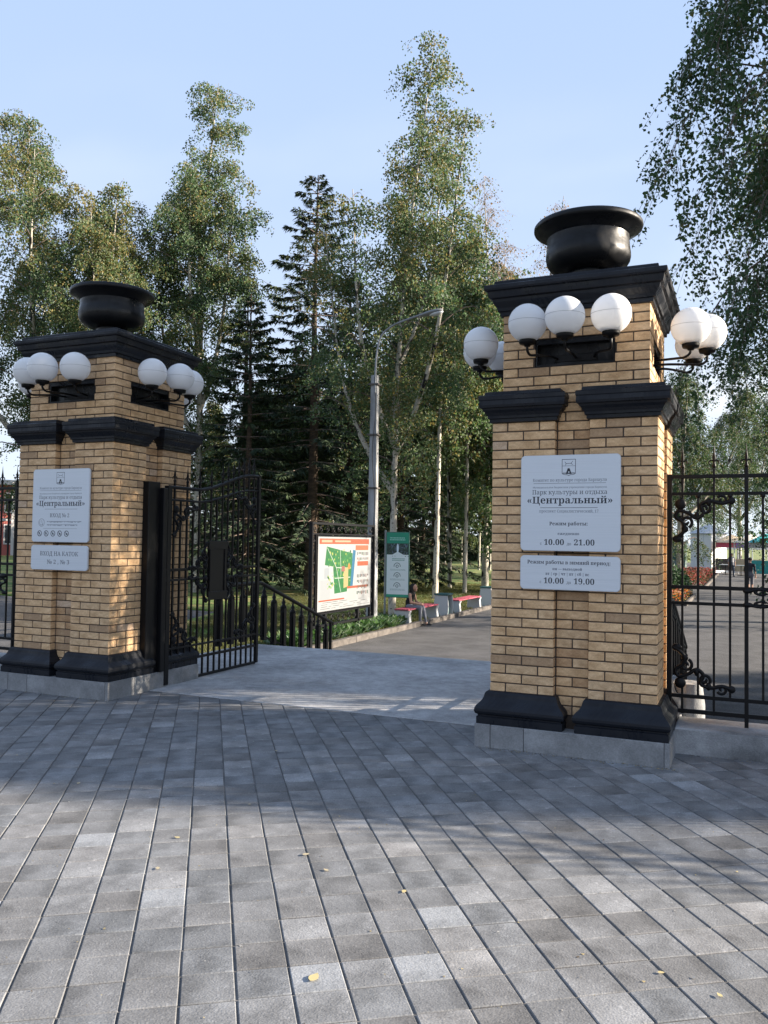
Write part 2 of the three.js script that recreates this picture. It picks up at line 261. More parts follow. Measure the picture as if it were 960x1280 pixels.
// ---------------------------------------------------------------- gate pillars
const brickCache = new Map(), brickTones = []; { const r = rng(12); for (let k = 0; k < 9; k++) { const t = 0.91 + r() * 0.17, w = (r() - 0.5) * 0.08; brickTones.push([0.86 * t * (1 + w * 0.3), 0.575 * t * (1 - w * 0.2), 0.325 * t * (1 - w)]); } brickTones.push([0.62, 0.38, 0.2], [0.55, 0.36, 0.21], [0.72, 0.52, 0.36]); }
function brickGeo(lx, lz, tone) { const key = lx.toFixed(3) + '|' + lz.toFixed(3) + '|' + tone; if (!brickCache.has(key)) { const r = rng(key.length * 31 + tone * 7 + Math.round(lx * 1000)); brickCache.set(key, chamferBox(lx, 0.065, lz, 0.0035, brickTones[tone], r(), r())); } return brickCache.get(key); }
function makePillar(name, label, ox, oz, seed, rightSeen, signRects) {
  const P = thing(name, label, 'gate pillar', [ox + B / 2, 0, oz - B / 2], 0, 'brick gate pillars'); const r = rng(seed), H = B / 2;
  const bricks = []; // local coordinates, pillar centre at origin
  const add = (x0, x1, z0, z1, y) => bricks.push([x0, x1, z0, z1, y]);
  for (let c = 0; c < 29; c++) {
    const y = YB + c * COURSE, A = c % 2 === 0;
    for (const px of [-H, H - 0.51]) for (const pz of [-H, H - 0.51]) {
      if (A) { for (const x of [0, 0.39]) for (const z of [0, 0.26]) add(px + x, px + x + 0.12, pz + z, pz + z + 0.25, y); for (const z of [0, 0.39]) add(px + 0.13, px + 0.38, pz + z, pz + z + 0.12, y); }
      else { for (const z of [0, 0.39]) for (const x of [0, 0.26]) add(px + x, px + x + 0.25, pz + z, pz + z + 0.12, y); for (const x of [0, 0.39]) add(px + x, px + x + 0.12, pz + 0.13, pz + 0.38, y); }
    }
    for (const s of [-1, 1]) { // recess strips
      const q0 = s > 0 ? H - 0.065 - 0.12 : -H + 0.065, q1 = q0 + 0.12;
      for (const [u0, u1] of A ? [[-0.125, 0.125]] : [[-0.125, -0.005], [0.005, 0.125]]) { add(u0, u1, q0, q1, y); add(q0, q1, u0, u1, y); }
    }
  }
  // gap filler course between the base mouldings
  for (let c = 1; c <= 2; c++) { const y = YB - c * COURSE; for (const s of [-1, 1]) { const q0 = s > 0 ? H - 0.185 : -H + 0.065; add(-0.125, -0.005, q0, q0 + 0.12, y); add(0.005, 0.125, q0, q0 + 0.12, y); add(q0, q0 + 0.12, -0.125, -0.005, y); add(q0, q0 + 0.12, 0.005, 0.125, y); } }
  // upper shaft, 4.5 bricks wide, running bond with a pinwheel at the corners
  const U = 0.58, Y1 = YB + 29 * COURSE;
  const NX = 0.315, N0 = Y1 + 6 * COURSE, N1 = N0 + 3 * COURSE;
  for (let c = 0; c < 12; c++) {
    const y = Y1 + c * COURSE, A = c % 2 === 0, niche = y > N0 - 0.01 && y < N1 - 0.01;
    for (let f = 0; f < 4; f++) {
      const segs = []; const s0 = A ? -U : -U + 0.13;
      for (let k = 0; k < 4; k++) { let a0 = s0 + k * 0.26, a1 = a0 + 0.25; if (!niche) segs.push([a0, a1]); else { if (a0 < -NX - 0.02) segs.push([a0, Math.min(a1, -NX)]); if (a1 > NX + 0.02) segs.push([Math.max(a0, NX), a1]); } }
      for (const [a0, a1] of segs) {
        const z0 = U - 0.12, z1 = U;
        if (f === 0) add(a0, a1, z0, z1, y); else if (f === 1) add(z0, z1, -a1, -a0, y); else if (f === 2) add(-a1, -a0, -z1, -z0, y); else add(-z1, -z0, a0, a1, y);
      }
    }
  }
  // which bricks show largest from in front
  const cx = camera.position.x - P.position.x, cz = camera.position.z - P.position.z;
  const scored = bricks.map((q) => {
    const [x0, x1, z0, z1, y] = q; let s = 0; const lower = y < Y1 - 0.01 && y >= YB - 0.001, e = lower ? H : U;
    if (z1 > e - 0.07) { const d = Math.hypot(cx, cz - H); let hid = 0; for (const [a, b, c, d2] of signRects) if (x0 > a - 0.02 && x1 < b + 0.02 && y > c && y + 0.065 < d2) hid = 1; if (!hid) s += (x1 - x0) * cz / d; }
    if (x1 > e - 0.07) { const d = Math.hypot(cx - H, cz); s += (z1 - z0) * Math.max(0, cx - H) / d; }
    if (y > 2.58 && y < 2.86) s *= 0.1; if (!lower && y < YB) s *= 0.2;
    return { q, s, tone: (() => { const rec = Math.min(Math.abs(x0 + x1), Math.abs(z0 + z1)) < 0.3 && lower, p = r(), low = y < YB + 0.3 ? 0.16 : y < Y1 - 0.2 ? 0.03 : 0.1; return rec && p < 0.5 ? 9 + Math.floor(p * 4) : p < low ? 10 : p > 0.985 ? 11 : Math.floor(r() * 9); })(), dz: (r() - 0.5) * 0.003, ry: (r() - 0.5) * 0.006 };
  });
  const best = new Set(scored.slice().sort((a, b) => b.s - a.s).slice(0, rightSeen === null ? 0 : 300)), rest = [];
  for (const o of scored) {
    const [x0, x1, z0, z1, y] = o.q, g = brickGeo(x1 - x0, z1 - z0, o.tone), m4 = new THREE.Matrix4().makeRotationY(o.ry).setPosition((x0 + x1) / 2 + o.dz, y + 0.0325, (z0 + z1) / 2 + o.dz);
    if (best.has(o)) part('brick', g, M.brick, P).applyMatrix4(m4); else rest.push(g.clone().applyMatrix4(m4));
  }
  part('brickwork', mergeGeometries(rest), M.brick, P, { kind: 'stuff' });
  // mortar core: joints lie 8 mm behind the brick faces
  const j = 0.006, core = [];
  for (const px of [-H, H - 0.51]) for (const pz of [-H, H - 0.51]) core.push(move(new THREE.BoxGeometry(0.51 - 2 * j, 29 * COURSE + 0.02, 0.51 - 2 * j), px + 0.255, YB - 0.012 + 29 * COURSE / 2, pz + 0.255));
  core.push(move(new THREE.BoxGeometry(B - 0.13 - 2 * j, 2.5, B - 0.13 - 2 * j), 0, HB + 1.25 - 0.01, 0));
  core.push(move(new THREE.BoxGeometry(2 * (U - j), N0 - 2.66, 2 * (U - j)), 0, (N0 + 2.66) / 2 - 0.006, 0));
  core.push(move(new THREE.BoxGeometry(2 * (U - j) + 0.001, 0.26, 2 * (U - j) + 0.001), 0, N1 + 0.13 - 0.003, 0));
  for (const sx of [-1, 1]) for (const sz of [-1, 1]) core.push(move(new THREE.BoxGeometry(U - j - NX - 0.004, 3 * COURSE + 0.02, U - j - NX - 0.004), sx * (U - j + NX + 0.004) / 2, (N0 + N1) / 2, sz * (U - j + NX + 0.004) / 2));
  part('mortar_core', mergeGeometries(core.map((g) => g)), M.mortar, P);
  // black metal boxes set into the four lamp niches
  for (let f = 0; f < 4; f++) {
    const gs = [cbox(-NX + 0.002, NX - 0.002, N0 - 0.004, N1 - 0.004, U - 0.13, U - 0.075, 0.002), cbox(-NX + 0.002, -NX + 0.016, N0 - 0.003, N1 - 0.005, U - 0.074, U - 0.012, 0.002), cbox(NX - 0.016, NX - 0.002, N0 - 0.003, N1 - 0.005, U - 0.074, U - 0.012, 0.002), cbox(-NX + 0.017, NX - 0.017, N1 - 0.05, N1 - 0.006, U - 0.074, U - 0.012, 0.002), cbox(-NX + 0.017, NX - 0.017, N0 - 0.003, N0 + 0.012, U - 0.074, U - 0.012, 0.002)];
    part('niche_box', mergeGeometries(gs).rotateY(f * Math.PI / 2), M.black, P);
  }
  // concrete plinth: facing slabs round a core
  const D = PL / 2, T = 0.04;
  part('plinth_core', move(new THREE.BoxGeometry(PL - 0.03, HB + 0.9, PL - 0.03), 0, (HB - 0.9) / 2 - 0.003, 0), M.concrete, P);
  const cuts = [[-D, -D + 0.13, -D + 0.4, D], [-D, -0.35, 0.42, D], [-D, 0.1, D], [-D, -0.05, 0.62, D]];
  for (let f = 0; f < 4; f++) { const cs = cuts[f]; for (let k = 0; k < cs.length - 1; k++) { const g = cbox(cs[k] + (k ? 0.002 : 0.0), cs[k + 1] - 0.002 - (k === cs.length - 2 ? T : 0), -0.08, HB + (r() - 0.5) * 0.004, D - T, D + (r() - 0.5) * 0.003, 0.004); part('plinth_slab', g.rotateY(f * Math.PI / 2), M.concrete, P); } }
  // base mouldings, capitals on the four piers and the top cornice
  const baseProf = [[0.088, HB + 0.002], [0.088, 0.235], [0.078, 0.241], [0.078, 0.25], [0.096, 0.262], [0.103, 0.28], [0.102, 0.30], [0.092, 0.322], [0.07, 0.345], [0.052, 0.365], [0.04, 0.39], [0.034, 0.415], [0.026, 0.428], [0.012, 0.436]];
  const capProf = [[0.004, 2.603], [0.02, 2.606], [0.022, 2.632], [0.034, 2.636], [0.036, 2.655], [0.05, 2.68], [0.068, 2.70], [0.072, 2.716], [0.088, 2.72], [0.092, 2.74], [0.09, 2.775], [0.095, 2.782], [0.096, 2.812], [0.09, 2.818], [0.055, 2.826], [0.052, 2.85], [0.045, 2.853]];
  for (const px of [-H, H - 0.51]) for (const pz of [-H, H - 0.51]) {
    part('base_moulding', rectLoft(px, px + 0.51, pz, pz + 0.51, baseProf), M.moulding, P);
    part('capital_moulding', rectLoft(px, px + 0.51, pz, pz + 0.51, capProf), M.moulding, P);
  }
  const corProf = [[0.004, 3.492], [0.022, 3.495], [0.024, 3.525], [0.04, 3.53], [0.046, 3.555], [0.066, 3.585], [0.074, 3.60], [0.078, 3.622], [0.1, 3.63], [0.106, 3.655], [0.11, 3.68], [0.128, 3.686], [0.133, 3.70], [0.133, 3.726], [0.127, 3.731], [0.068, 3.738], [0.064, 3.772], [0.058, 3.777]];
  part('cornice', rectLoft(-U, U, -U, U, corProf), M.moulding, P);
  return P;
}
const RX = GX0, RZ = -E0, LX = GX0 - PITCH, LZ0 = -E0 + LZ;
makePillar('brick_pillar', 'tan brick gate pillar to the right of the opening, carrying the opening hours signs', RX, RZ, 1001, false, [[-0.39, 0.37, 1.57, 2.32], [-0.39, 0.37, 1.27, 1.53]]);
makePillar('brick_pillar', 'tan brick gate pillar to the left of the opening, beside the open gate leaf', LX, LZ0, 2002, true, [[-0.39, 0.37, 1.57, 2.32], [-0.39, 0.37, 1.28, 1.53]]);


// cast iron bowls on top
function urn(label, x, z, rot) {
  const u = thing('bowl_urn', label, 'urn', [x, 3.777, z], rot, 'black bowl urns on the pillars');
  part('foot', lathe([[0.0, 0], [0.25, 0], [0.25, 0.05], [0.2, 0.07], [0.17, 0.1], [0.165, 0.17], [0.18, 0.2], [0, 0.2]], 40), M.black, u);
  const prof = [[0.0, 0.185], [0.2, 0.19], [0.27, 0.205], [0.325, 0.235], [0.35, 0.275], [0.358, 0.315], [0.357, 0.35], [0.352, 0.38], [0.348, 0.41], [0.346, 0.44], [0.347, 0.47], [0.352, 0.5], [0.345, 0.51], [0.3, 0.45], [0.2, 0.3], [0, 0.27]];
  const g = lathe(prof, 72), p = g.attributes.position; // shallow hammered flutes and dents on the body
  for (let k = 0; k < p.count; k++) { const X = p.getX(k), Y = p.getY(k), Z = p.getZ(k), R = Math.hypot(X, Z), a = Math.atan2(Z, X); if (R > 0.28 && Y > 0.22 && Y < 0.42) { const d = 1 + 0.012 * Math.sin(a * 18) * clamp((0.4 - Math.abs(Y - 0.33) * 4)) + 0.01 * Math.sin(a * 3 + 1); p.setX(k, X * d); p.setZ(k, Z * d); } }
  g.computeVertexNormals(); part('bowl', g, M.black, u);
  part('rim', lathe([[0.345, 0.475], [0.365, 0.497], [0.40, 0.523], [0.44, 0.545], [0.454, 0.553], [0.459, 0.565], [0.458, 0.588], [0.448, 0.6], [0.43, 0.605], [0.38, 0.596], [0.35, 0.56], [0.34, 0.49], [0.345, 0.475]], 72), M.black, u);
}
urn('black bowl shaped urn on the right pillar above the opening hours signs', RX + B / 2, RZ - B / 2, 0.7);
urn('black bowl shaped urn on the left pillar next to the open gate leaf', LX + B / 2, LZ0 - B / 2, 2.3);

// globe lamp brackets
const globeGeo = (() => { const pr = []; for (let k = 0; k <= 40; k++) { const a = -Math.PI / 2 + 0.3 + (Math.PI - 0.3) * k / 40; let rr = 0.15; if (Math.abs(a) < 0.02) rr = 0.1492; pr.push([Math.max(0.0001, Math.cos(a) * rr), Math.sin(a) * rr]); } return lathe(pr, 40); })();
const SEAM = new THREE.TorusGeometry(0.1496, 0.0016, 6, 64).rotateX(Math.PI / 2);
const capGeo = lathe([[0, -0.185], [0.022, -0.185], [0.03, -0.17], [0.06, -0.165], [0.066, -0.15], [0.066, -0.128], [0.074, -0.122], [0.074, -0.108], [0.05, -0.1], [0, -0.1]], 28);
function globeLamp(label, x, z, turn, seed) {
  const L = thing('globe_lamp', label, 'wall lamp', [x, 0, z], turn, 'three globe lamp brackets on the pillars'); const r = rng(seed);
  for (const [lx, out] of [[-0.32, 0.27], [0, 0.385], [0.32, 0.27]]) {
    const ox = lx + (r() - 0.5) * 0.02, oz = 0.58 + out + (r() - 0.5) * 0.02, oy = 3.352 + (r() - 0.5) * 0.03;
    const y0 = 3.125;
    part('arm', tubeGeo([[lx * 0.45, y0, 0.5], [lx * 0.58, y0, 0.58 + out * 0.2], [mix(lx * 0.58, ox, 0.6), y0 - 0.012, 0.58 + out * 0.62], [mix(lx * 0.58, ox, 0.92), y0 - 0.016, oz - 0.045], [ox, y0 + 0.01, oz - 0.006], [ox, y0 + 0.05, oz], [ox, oy - 0.17, oz]], 0.0105, 8, 30), M.iron, L);
    part('cap', capGeo, M.iron, L).position.set(ox, oy, oz);
    const gl = part('globe', globeGeo, M.globe, L); gl.position.set(ox, oy, oz); gl.rotation.set((r() - 0.5) * 0.06, r() * 6, (r() - 0.5) * 0.06); part('seam', SEAM, M.seam, gl);
  }
  part('arm_plate', cbox(-0.17, 0.17, 3.095, 3.155, 0.495, 0.511, 0.003), M.iron, L);
}
const rc = [RX + B / 2, RZ - B / 2], lc = [LX + B / 2, LZ0 - B / 2];
globeLamp('three white globe lamps on the right pillar front, above the opening hours signs', ...rc, 0, 3);
globeLamp('three white globe lamps on the right pillar side above the right fence', ...rc, Math.PI / 2, 5);
globeLamp('three white globe lamps on the right pillar side facing the gateway', ...rc, -Math.PI / 2, 7);
globeLamp('three white globe lamps on the left pillar front, above the signs', ...lc, 0, 9);
globeLamp('three white globe lamps on the left pillar side above the open gate leaf', ...lc, Math.PI / 2, 11);
globeLamp('three white globe lamps on the left pillar side by the left fence', ...lc, -Math.PI / 2, 13);
globeLamp('three white globe lamps on the back of the left pillar, a globe peeping past it', ...lc, Math.PI, 15);

// ---------------------------------------------------------------- signs
function canvas(w, h, draw) { const c = document.createElement('canvas'); c.width = w; c.height = h; draw(c.getContext('2d'), w, h); const t = new THREE.CanvasTexture(c); t.colorSpace = THREE.SRGBColorSpace; t.magFilter = THREE.LinearFilter; t.anisotropy = 8; return t; }
function plateShape(w, h, r) { const s = new THREE.Shape(); s.moveTo(-w / 2 + r, -h / 2); s.lineTo(w / 2 - r, -h / 2); s.absarc(w / 2 - r, -h / 2 + r, r, -Math.PI / 2, 0); s.lineTo(w / 2, h / 2 - r); s.absarc(w / 2 - r, h / 2 - r, r, 0, Math.PI / 2); s.lineTo(-w / 2 + r, h / 2); s.absarc(-w / 2 + r, h / 2 - r, r, Math.PI / 2, Math.PI); s.lineTo(-w / 2, -h / 2 + r); s.absarc(-w / 2 + r, -h / 2 + r, r, Math.PI, 1.5 * Math.PI); return s; }
function signPlate(label, x, y0, y1, z, w, draw) {
  const h = y1 - y0, S = thing('sign_plate', label, 'sign', [x, (y0 + y1) / 2, z], 0);
  const t = canvas(1024, Math.round(1024 * h / w), (c, W, H) => { c.fillStyle = 'rgb(203,209,216)'; c.fillRect(0, 0, W, H); const r = rng(W + H); for (let k = 0; k < 700; k++) { c.fillStyle = `rgba(${r() > 0.5 ? '255,255,255' : '120,130,140'},${0.03 + r() * 0.04})`; c.fillRect(r() * W - 200, r() * H, 150 + r() * 500, 1 + r() * 2); } c.fillStyle = 'rgb(28,34,46)'; c.strokeStyle = 'rgb(28,34,46)'; c.textAlign = 'center'; c.textBaseline = 'alphabetic'; draw(c, W, H); });
  const g = new THREE.ExtrudeGeometry(plateShape(w, h, 0.032), { depth: 0.012, bevelThickness: 0.003, bevelSize: 0.003, bevelSegments: 2, curveSegments: 8 }); g.translate(0, 0, 0.018);
  part('plate', g, M.steel, S);
  const f = new THREE.ShapeGeometry(plateShape(w - 0.004, h - 0.004, 0.03), 8), p = f.attributes.position, u = f.attributes.uv; for (let k = 0; k < p.count; k++) u.setXY(k, p.getX(k) / w + 0.5, p.getY(k) / h + 0.5); f.translate(0, 0, 0.0345);
  part('print', f, std({ map: t, roughness: 0.42, metalness: 0.15 }), S);
  for (const s of [-1, 1]) part('spacer', cbox(s * w * 0.36 - 0.02, s * w * 0.36 + 0.02, -h * 0.3, h * 0.3, -0.002, 0.016, 0.002), M.iron, S);
}
function fit(c, txt, x, y, width, px, font) { c.font = font.replace('PX', px + 'px'); const k = width / c.measureText(txt).width; c.save(); c.translate(x, y); c.scale(k, 1); c.fillText(txt, 0, 0); c.restore(); }
function crest(c, x, y, w, h) { // shield: horse above, furnace below
  c.lineWidth = 5; c.beginPath(); c.moveTo(x - w / 2, y); c.lineTo(x + w / 2, y); c.lineTo(x + w / 2, y + h * 0.86); c.quadraticCurveTo(x + w * 0.45, y + h * 0.94, x + w * 0.12, y + h * 0.95); c.lineTo(x, y + h); c.lineTo(x - w * 0.12, y + h * 0.95); c.quadraticCurveTo(x - w * 0.45, y + h * 0.94, x - w / 2, y + h * 0.86); c.closePath(); c.stroke();
  c.lineWidth = 3; c.beginPath(); c.moveTo(x - w / 2, y + h * 0.4); c.lineTo(x + w / 2, y + h * 0.4); c.stroke();
  c.lineWidth = 7; c.beginPath(); c.moveTo(x - w * 0.2, y + h * 0.26); c.lineTo(x + w * 0.18, y + h * 0.24); c.lineTo(x + w * 0.3, y + h * 0.1); c.moveTo(x - w * 0.2, y + h * 0.26); c.lineTo(x - w * 0.3, y + h * 0.14); c.lineWidth = 4; c.moveTo(x - w * 0.18, y + h * 0.26); c.lineTo(x - w * 0.26, y + h * 0.36); c.moveTo(x + w * 0.16, y + h * 0.26); c.lineTo(x + w * 0.3, y + h * 0.33); c.stroke();
  c.beginPath(); c.moveTo(x - w * 0.22, y + h * 0.9); c.lineTo(x - w * 0.08, y + h * 0.55); c.lineTo(x + w * 0.06, y + h * 0.55); c.lineTo(x + w * 0.22, y + h * 0.9); c.closePath(); c.fill(); c.save(); c.fillStyle = 'rgb(203,209,216)'; c.fillRect(x - w * 0.05, y + h * 0.74, w * 0.1, h * 0.14); c.restore();
  c.fillRect(x - w * 0.46, y + h * 0.82, w * 0.92, h * 0.05);
}
const SB = 'bold PX serif', SR = 'PX serif';
function header(c, W, H) {
  crest(c, W * 0.49, H * 0.045, 138, H * 0.17);
  c.save(); c.fillStyle = 'rgb(70,78,92)'; fit(c, 'Комитет по культуре города Барнаула', W * 0.495, H * 0.275, W * 0.75, 42, SR); c.restore();
  c.fillRect(W * 0.13, H * 0.293, W * 0.73, 3);
  c.save(); c.fillStyle = 'rgb(80,88,100)'; fit(c, 'Муниципальное бюджетное учреждение города Барнаула', W * 0.495, H * 0.345, W * 0.75, 26, SR); c.restore();
  fit(c, 'Парк культуры и отдыха', W * 0.495, H * 0.41, W * 0.76, 64, SR);
  fit(c, '«Центральный»', W * 0.495, H * 0.505, W * 0.87, 100, SB);
}
signPlate('large silver sign with crest and opening hours on the right pillar', RX + 0.635, 1.572, 2.322, RZ, 0.77, (c, W, H) => {
  header(c, W, H); c.fillRect(W * 0.2, H * 0.548, W * 0.58, 4);
  c.save(); c.fillStyle = 'rgb(75,83,96)'; fit(c, 'проспект Социалистический, 17', W * 0.49, H * 0.6, W * 0.6, 40, SR); c.restore();
  fit(c, 'Режим работы:', W * 0.49, H * 0.735, W * 0.39, 50, SB);
  c.save(); c.fillStyle = 'rgb(75,83,96)'; fit(c, 'ежедневно', W * 0.49, H * 0.835, W * 0.22, 38, SB); c.restore();
  c.font = 'bold 84px serif'; c.textAlign = 'left'; c.fillText('10.00', W * 0.24, H * 0.94); c.fillText('21.00', W * 0.545, H * 0.94); c.font = '40px serif'; c.fillText('с', W * 0.2, H * 0.94); c.fillText('до', W * 0.475, H * 0.94);
});
signPlate('small silver sign of winter hours under the large right sign', RX + 0.635, 1.268, 1.53, RZ, 0.77, (c, W, H) => {
  fit(c, 'Режим работы в зимний период:', W * 0.49, H * 0.24, W * 0.84, 52, SB);
  c.save(); c.fillStyle = 'rgb(60,68,82)'; fit(c, 'пн — выходной', W * 0.48, H * 0.42, W * 0.3, 36, SB); fit(c, 'вт | ср | чт | пт | сб | вс', W * 0.48, H * 0.57, W * 0.44, 40, SB); c.restore();
  c.font = 'bold 84px serif'; c.textAlign = 'left'; c.fillText('10.00', W * 0.24, H * 0.82); c.fillText('19.00', W * 0.545, H * 0.82); c.font = '40px serif'; c.fillText('с', W * 0.2, H * 0.82); c.fillText('до', W * 0.475, H * 0.82);
});
signPlate('large silver sign with crest and entrance number on the left pillar', LX + 0.635, 1.568, 2.33, LZ0, 0.775, (c, W, H) => {
  header(c, W, H); c.fillRect(W * 0.22, H * 0.548, W * 0.58, 3);
  fit(c, 'ВХОД № 2', W * 0.49, H * 0.66, W * 0.35, 72, SR);
  c.lineWidth = 4; c.beginPath(); c.arc(W * 0.17, H * 0.735, 52, 0, 7); c.stroke(); c.beginPath(); c.arc(W * 0.17, H * 0.735, 34, 0.6, 4); c.moveTo(W * 0.17, H * 0.7); c.lineTo(W * 0.19, H * 0.77); c.stroke();
  c.save(); c.fillStyle = 'rgb(110,118,128)'; c.font = '34px serif'; c.textAlign = 'left'; { const r = rng(4); for (const [y, x1] of [[0.715, 0.86], [0.76, 0.8]]) for (let x = 0.27; x < x1;) { const w = 0.008 + r() * 0.012; c.fillRect(W * x, H * y, W * w, 6 + r() * 16); x += w + 0.006; } } c.restore();
  c.fillRect(W * 0.2, H * 0.815, W * 0.6, 2);
  for (let k = 0; k < 5; k++) { const x = W * (0.14 + k * 0.12), y = H * 0.885; c.lineWidth = 9; c.beginPath(); c.arc(x, y, 37, 0, 7); c.stroke(); c.lineWidth = 7; c.beginPath(); c.moveTo(x - 25, y - 25); c.lineTo(x + 25, y + 25); c.stroke(); c.beginPath(); c.arc(x + (k - 2) * 4, y - 6 + k * 3, 12, 0, 7); c.fill(); c.fillRect(x - 14, y + 4 - k * 3, 10, 20); }
});
signPlate('small silver sign pointing to the ice rink on the left pillar', LX + 0.632, 1.277, 1.53, LZ0, 0.775, (c, W, H) => {
  fit(c, 'ВХОД НА КАТОК', W * 0.5, H * 0.42, W * 0.68, 80, 'PX serif'); fit(c, '№ 2 , № 3', W * 0.49, H * 0.76, W * 0.4, 78, 'PX serif');
});

// ---------------------------------------------------------------- ironwork
function spiral(cx, cy, r0, turns, dir, a0, lead, n = 36) { const pts = []; if (lead) pts.push(...lead); for (let k = 0; k <= n; k++) { const t = k / n, a = a0 + dir * t * turns * Math.PI * 2, r = r0 * (1 - 0.82 * t); pts.push(V(cx + Math.cos(a) * r, cy + Math.sin(a) * r, 0)); } return pts; }
// acanthus corner ornament in the x-y plane, corner at the origin, growing to +x and -y
function scrollGeo() {
  const m = new MB();
  m.tube(curve([[0.03, -0.36, 0], [0.07, -0.34, 0], [0.12, -0.28, 0], [0.10, -0.22, 0], [0.05, -0.18, 0], [0.07, -0.13, 0], [0.15, -0.15, 0]], 24), 0.016, 7); m.tube(spiral(0.13, -0.22, 0.05, 1.2, 1, -1.2), 0.013, 7);
  m.tube(curve([[0.15, -0.15, 0], [0.21, -0.19, 0], [0.26, -0.15, 0], [0.24, -0.08, 0], [0.31, -0.05, 0], [0.4, -0.07, 0], [0.47, -0.05, 0]], 24), 0.016, 7); m.tube(spiral(0.27, -0.11, 0.045, 1.2, -1, 0.5), 0.013, 7); m.tube(spiral(0.4, -0.045, 0.04, 1.1, -1, 2.6), 0.012, 7);
  const gs = [m.geo()]; gs[0].deleteAttribute('color');
  for (const [x, y, r, f] of [[0.085, -0.075, 0.045, 1], [0.47, -0.05, 0.03, 1], [0.21, -0.17, 0.035, 0.6], [0.06, -0.36, 0.03, 1.3], [0.12, -0.28, 0.028, 1], [0.3, -0.06, 0.032, 0.7]]) { const s = new THREE.SphereGeometry(r, 14, 10); s.scale(f, 1, 0.5); s.translate(x, y, 0); gs.push(s); }
  return mergeGeometries(gs.map((g) => g));
}
const SCROLL = scrollGeo();
const spearGeo = (() => { const s = lathe([[0, 0], [0.012, 0.0], [0.018, 0.012], [0.01, 0.03], [0.008, 0.06], [0.014, 0.075], [0.006, 0.13], [0.0005, 0.2]], 8); const m = new MB(); for (const d of [-1, 1]) m.tube(curve([[0, 0.05, 0], [d * 0.022, 0.062, 0], [d * 0.036, 0.05, 0], [d * 0.034, 0.034, 0]], 8), 0.006, 5); const c = m.geo(); c.deleteAttribute('color'); return mergeGeometries([s, c]); })();
const BALL = new THREE.SphereGeometry(0.02, 10, 8);
const bar = (x, y0, y1, w = 0.018) => cbox(x - w / 2, x + w / 2, y0, y1, -w / 2, w / 2, 0.002);
function fence(label, x0, x1, z, firstX, scrollsAt) {
  const F = thing('iron_fence', label, 'fence', [0, 0, z], 0, 'black wrought iron fence runs'); const b0 = 0.2;
  for (const [y, h] of [[2.19, 0.03], [2.05, 0.026], [1.29, 0.03], [1.16, 0.026], [0.41, 0.03], [0.29, 0.034]]) part('rail', cbox(x0, x1, y - h / 2, y + h / 2, -0.014, 0.014, 0.003), M.iron, F);
  const n = Math.floor((x1 - firstX) / 0.1197);
  const step = 0.1197 * Math.sign(x1 - x0); const total = Math.abs(x1 - firstX) / 0.1197;
  for (let k = 0; k < total - 0.1; k++) {
    const x = firstX + k * 0.1197, tall = k % 2 === 0, post = k % 16 === 4; if (x > x1 - 0.01 || x < x0 + 0.01) continue;
    part('bar', bar(x, post ? b0 - 0.02 : tall ? 0.27 : 0.4, tall ? 2.26 : 2.06, post ? 0.03 : 0.018), M.iron, F);
    const bm = F.children[F.children.length - 1]; if (tall) part('finial', spearGeo, M.iron, bm).position.set(x, 2.26, 0); else part('ball', BALL, M.iron, bm).position.set(x, 2.03, 0);
  }
  part('end_post', bar(x0 + 0.02, b0, 2.21, 0.04), M.iron, F); part('end_post', bar(x1 - 0.02, b0, 2.21, 0.04), M.iron, F);
  for (const [x, y, sx, sy] of scrollsAt) { const s = part('scroll', SCROLL, M.iron, F); s.position.set(x, y, 0.012); s.scale.set(sx, sy, 1); }
  return F;
}
fence('black wrought iron fence to the right of the right pillar', 1.40, 10.3, -0.75, 1.52, [[1.42, 2.04, 1, 1], [1.42, 0.44, 1, -1], [2.62, 1.2, -1.3, 0.7], [2.62, 1.24, -1.3, -0.7], [2.66, 1.2, 1.3, 0.7]]);
fence('black wrought iron fence to the left of the left pillar', -8.4, -5.86, -0.81, -8.35 + 0.02, [[-7.0, 1.2, 1.3, 0.7], [-6.0, 1.2, -1.3, 0.7]]);
fence('short black fence panel between left fence and left pillar', -5.86, -5.24, -0.81, -5.74, []);
struct('fence_curb', cbox(1.475, 10.6, -0.8, 0.2, -0.98, -0.5, 0.012), M.concrete, 'low concrete curb under the right iron fence');
struct('fence_curb', cbox(-14, -5.305, -0.8, 0.2, -1.02, -0.56, 0.012), M.concrete, 'low concrete curb under the left iron fence');

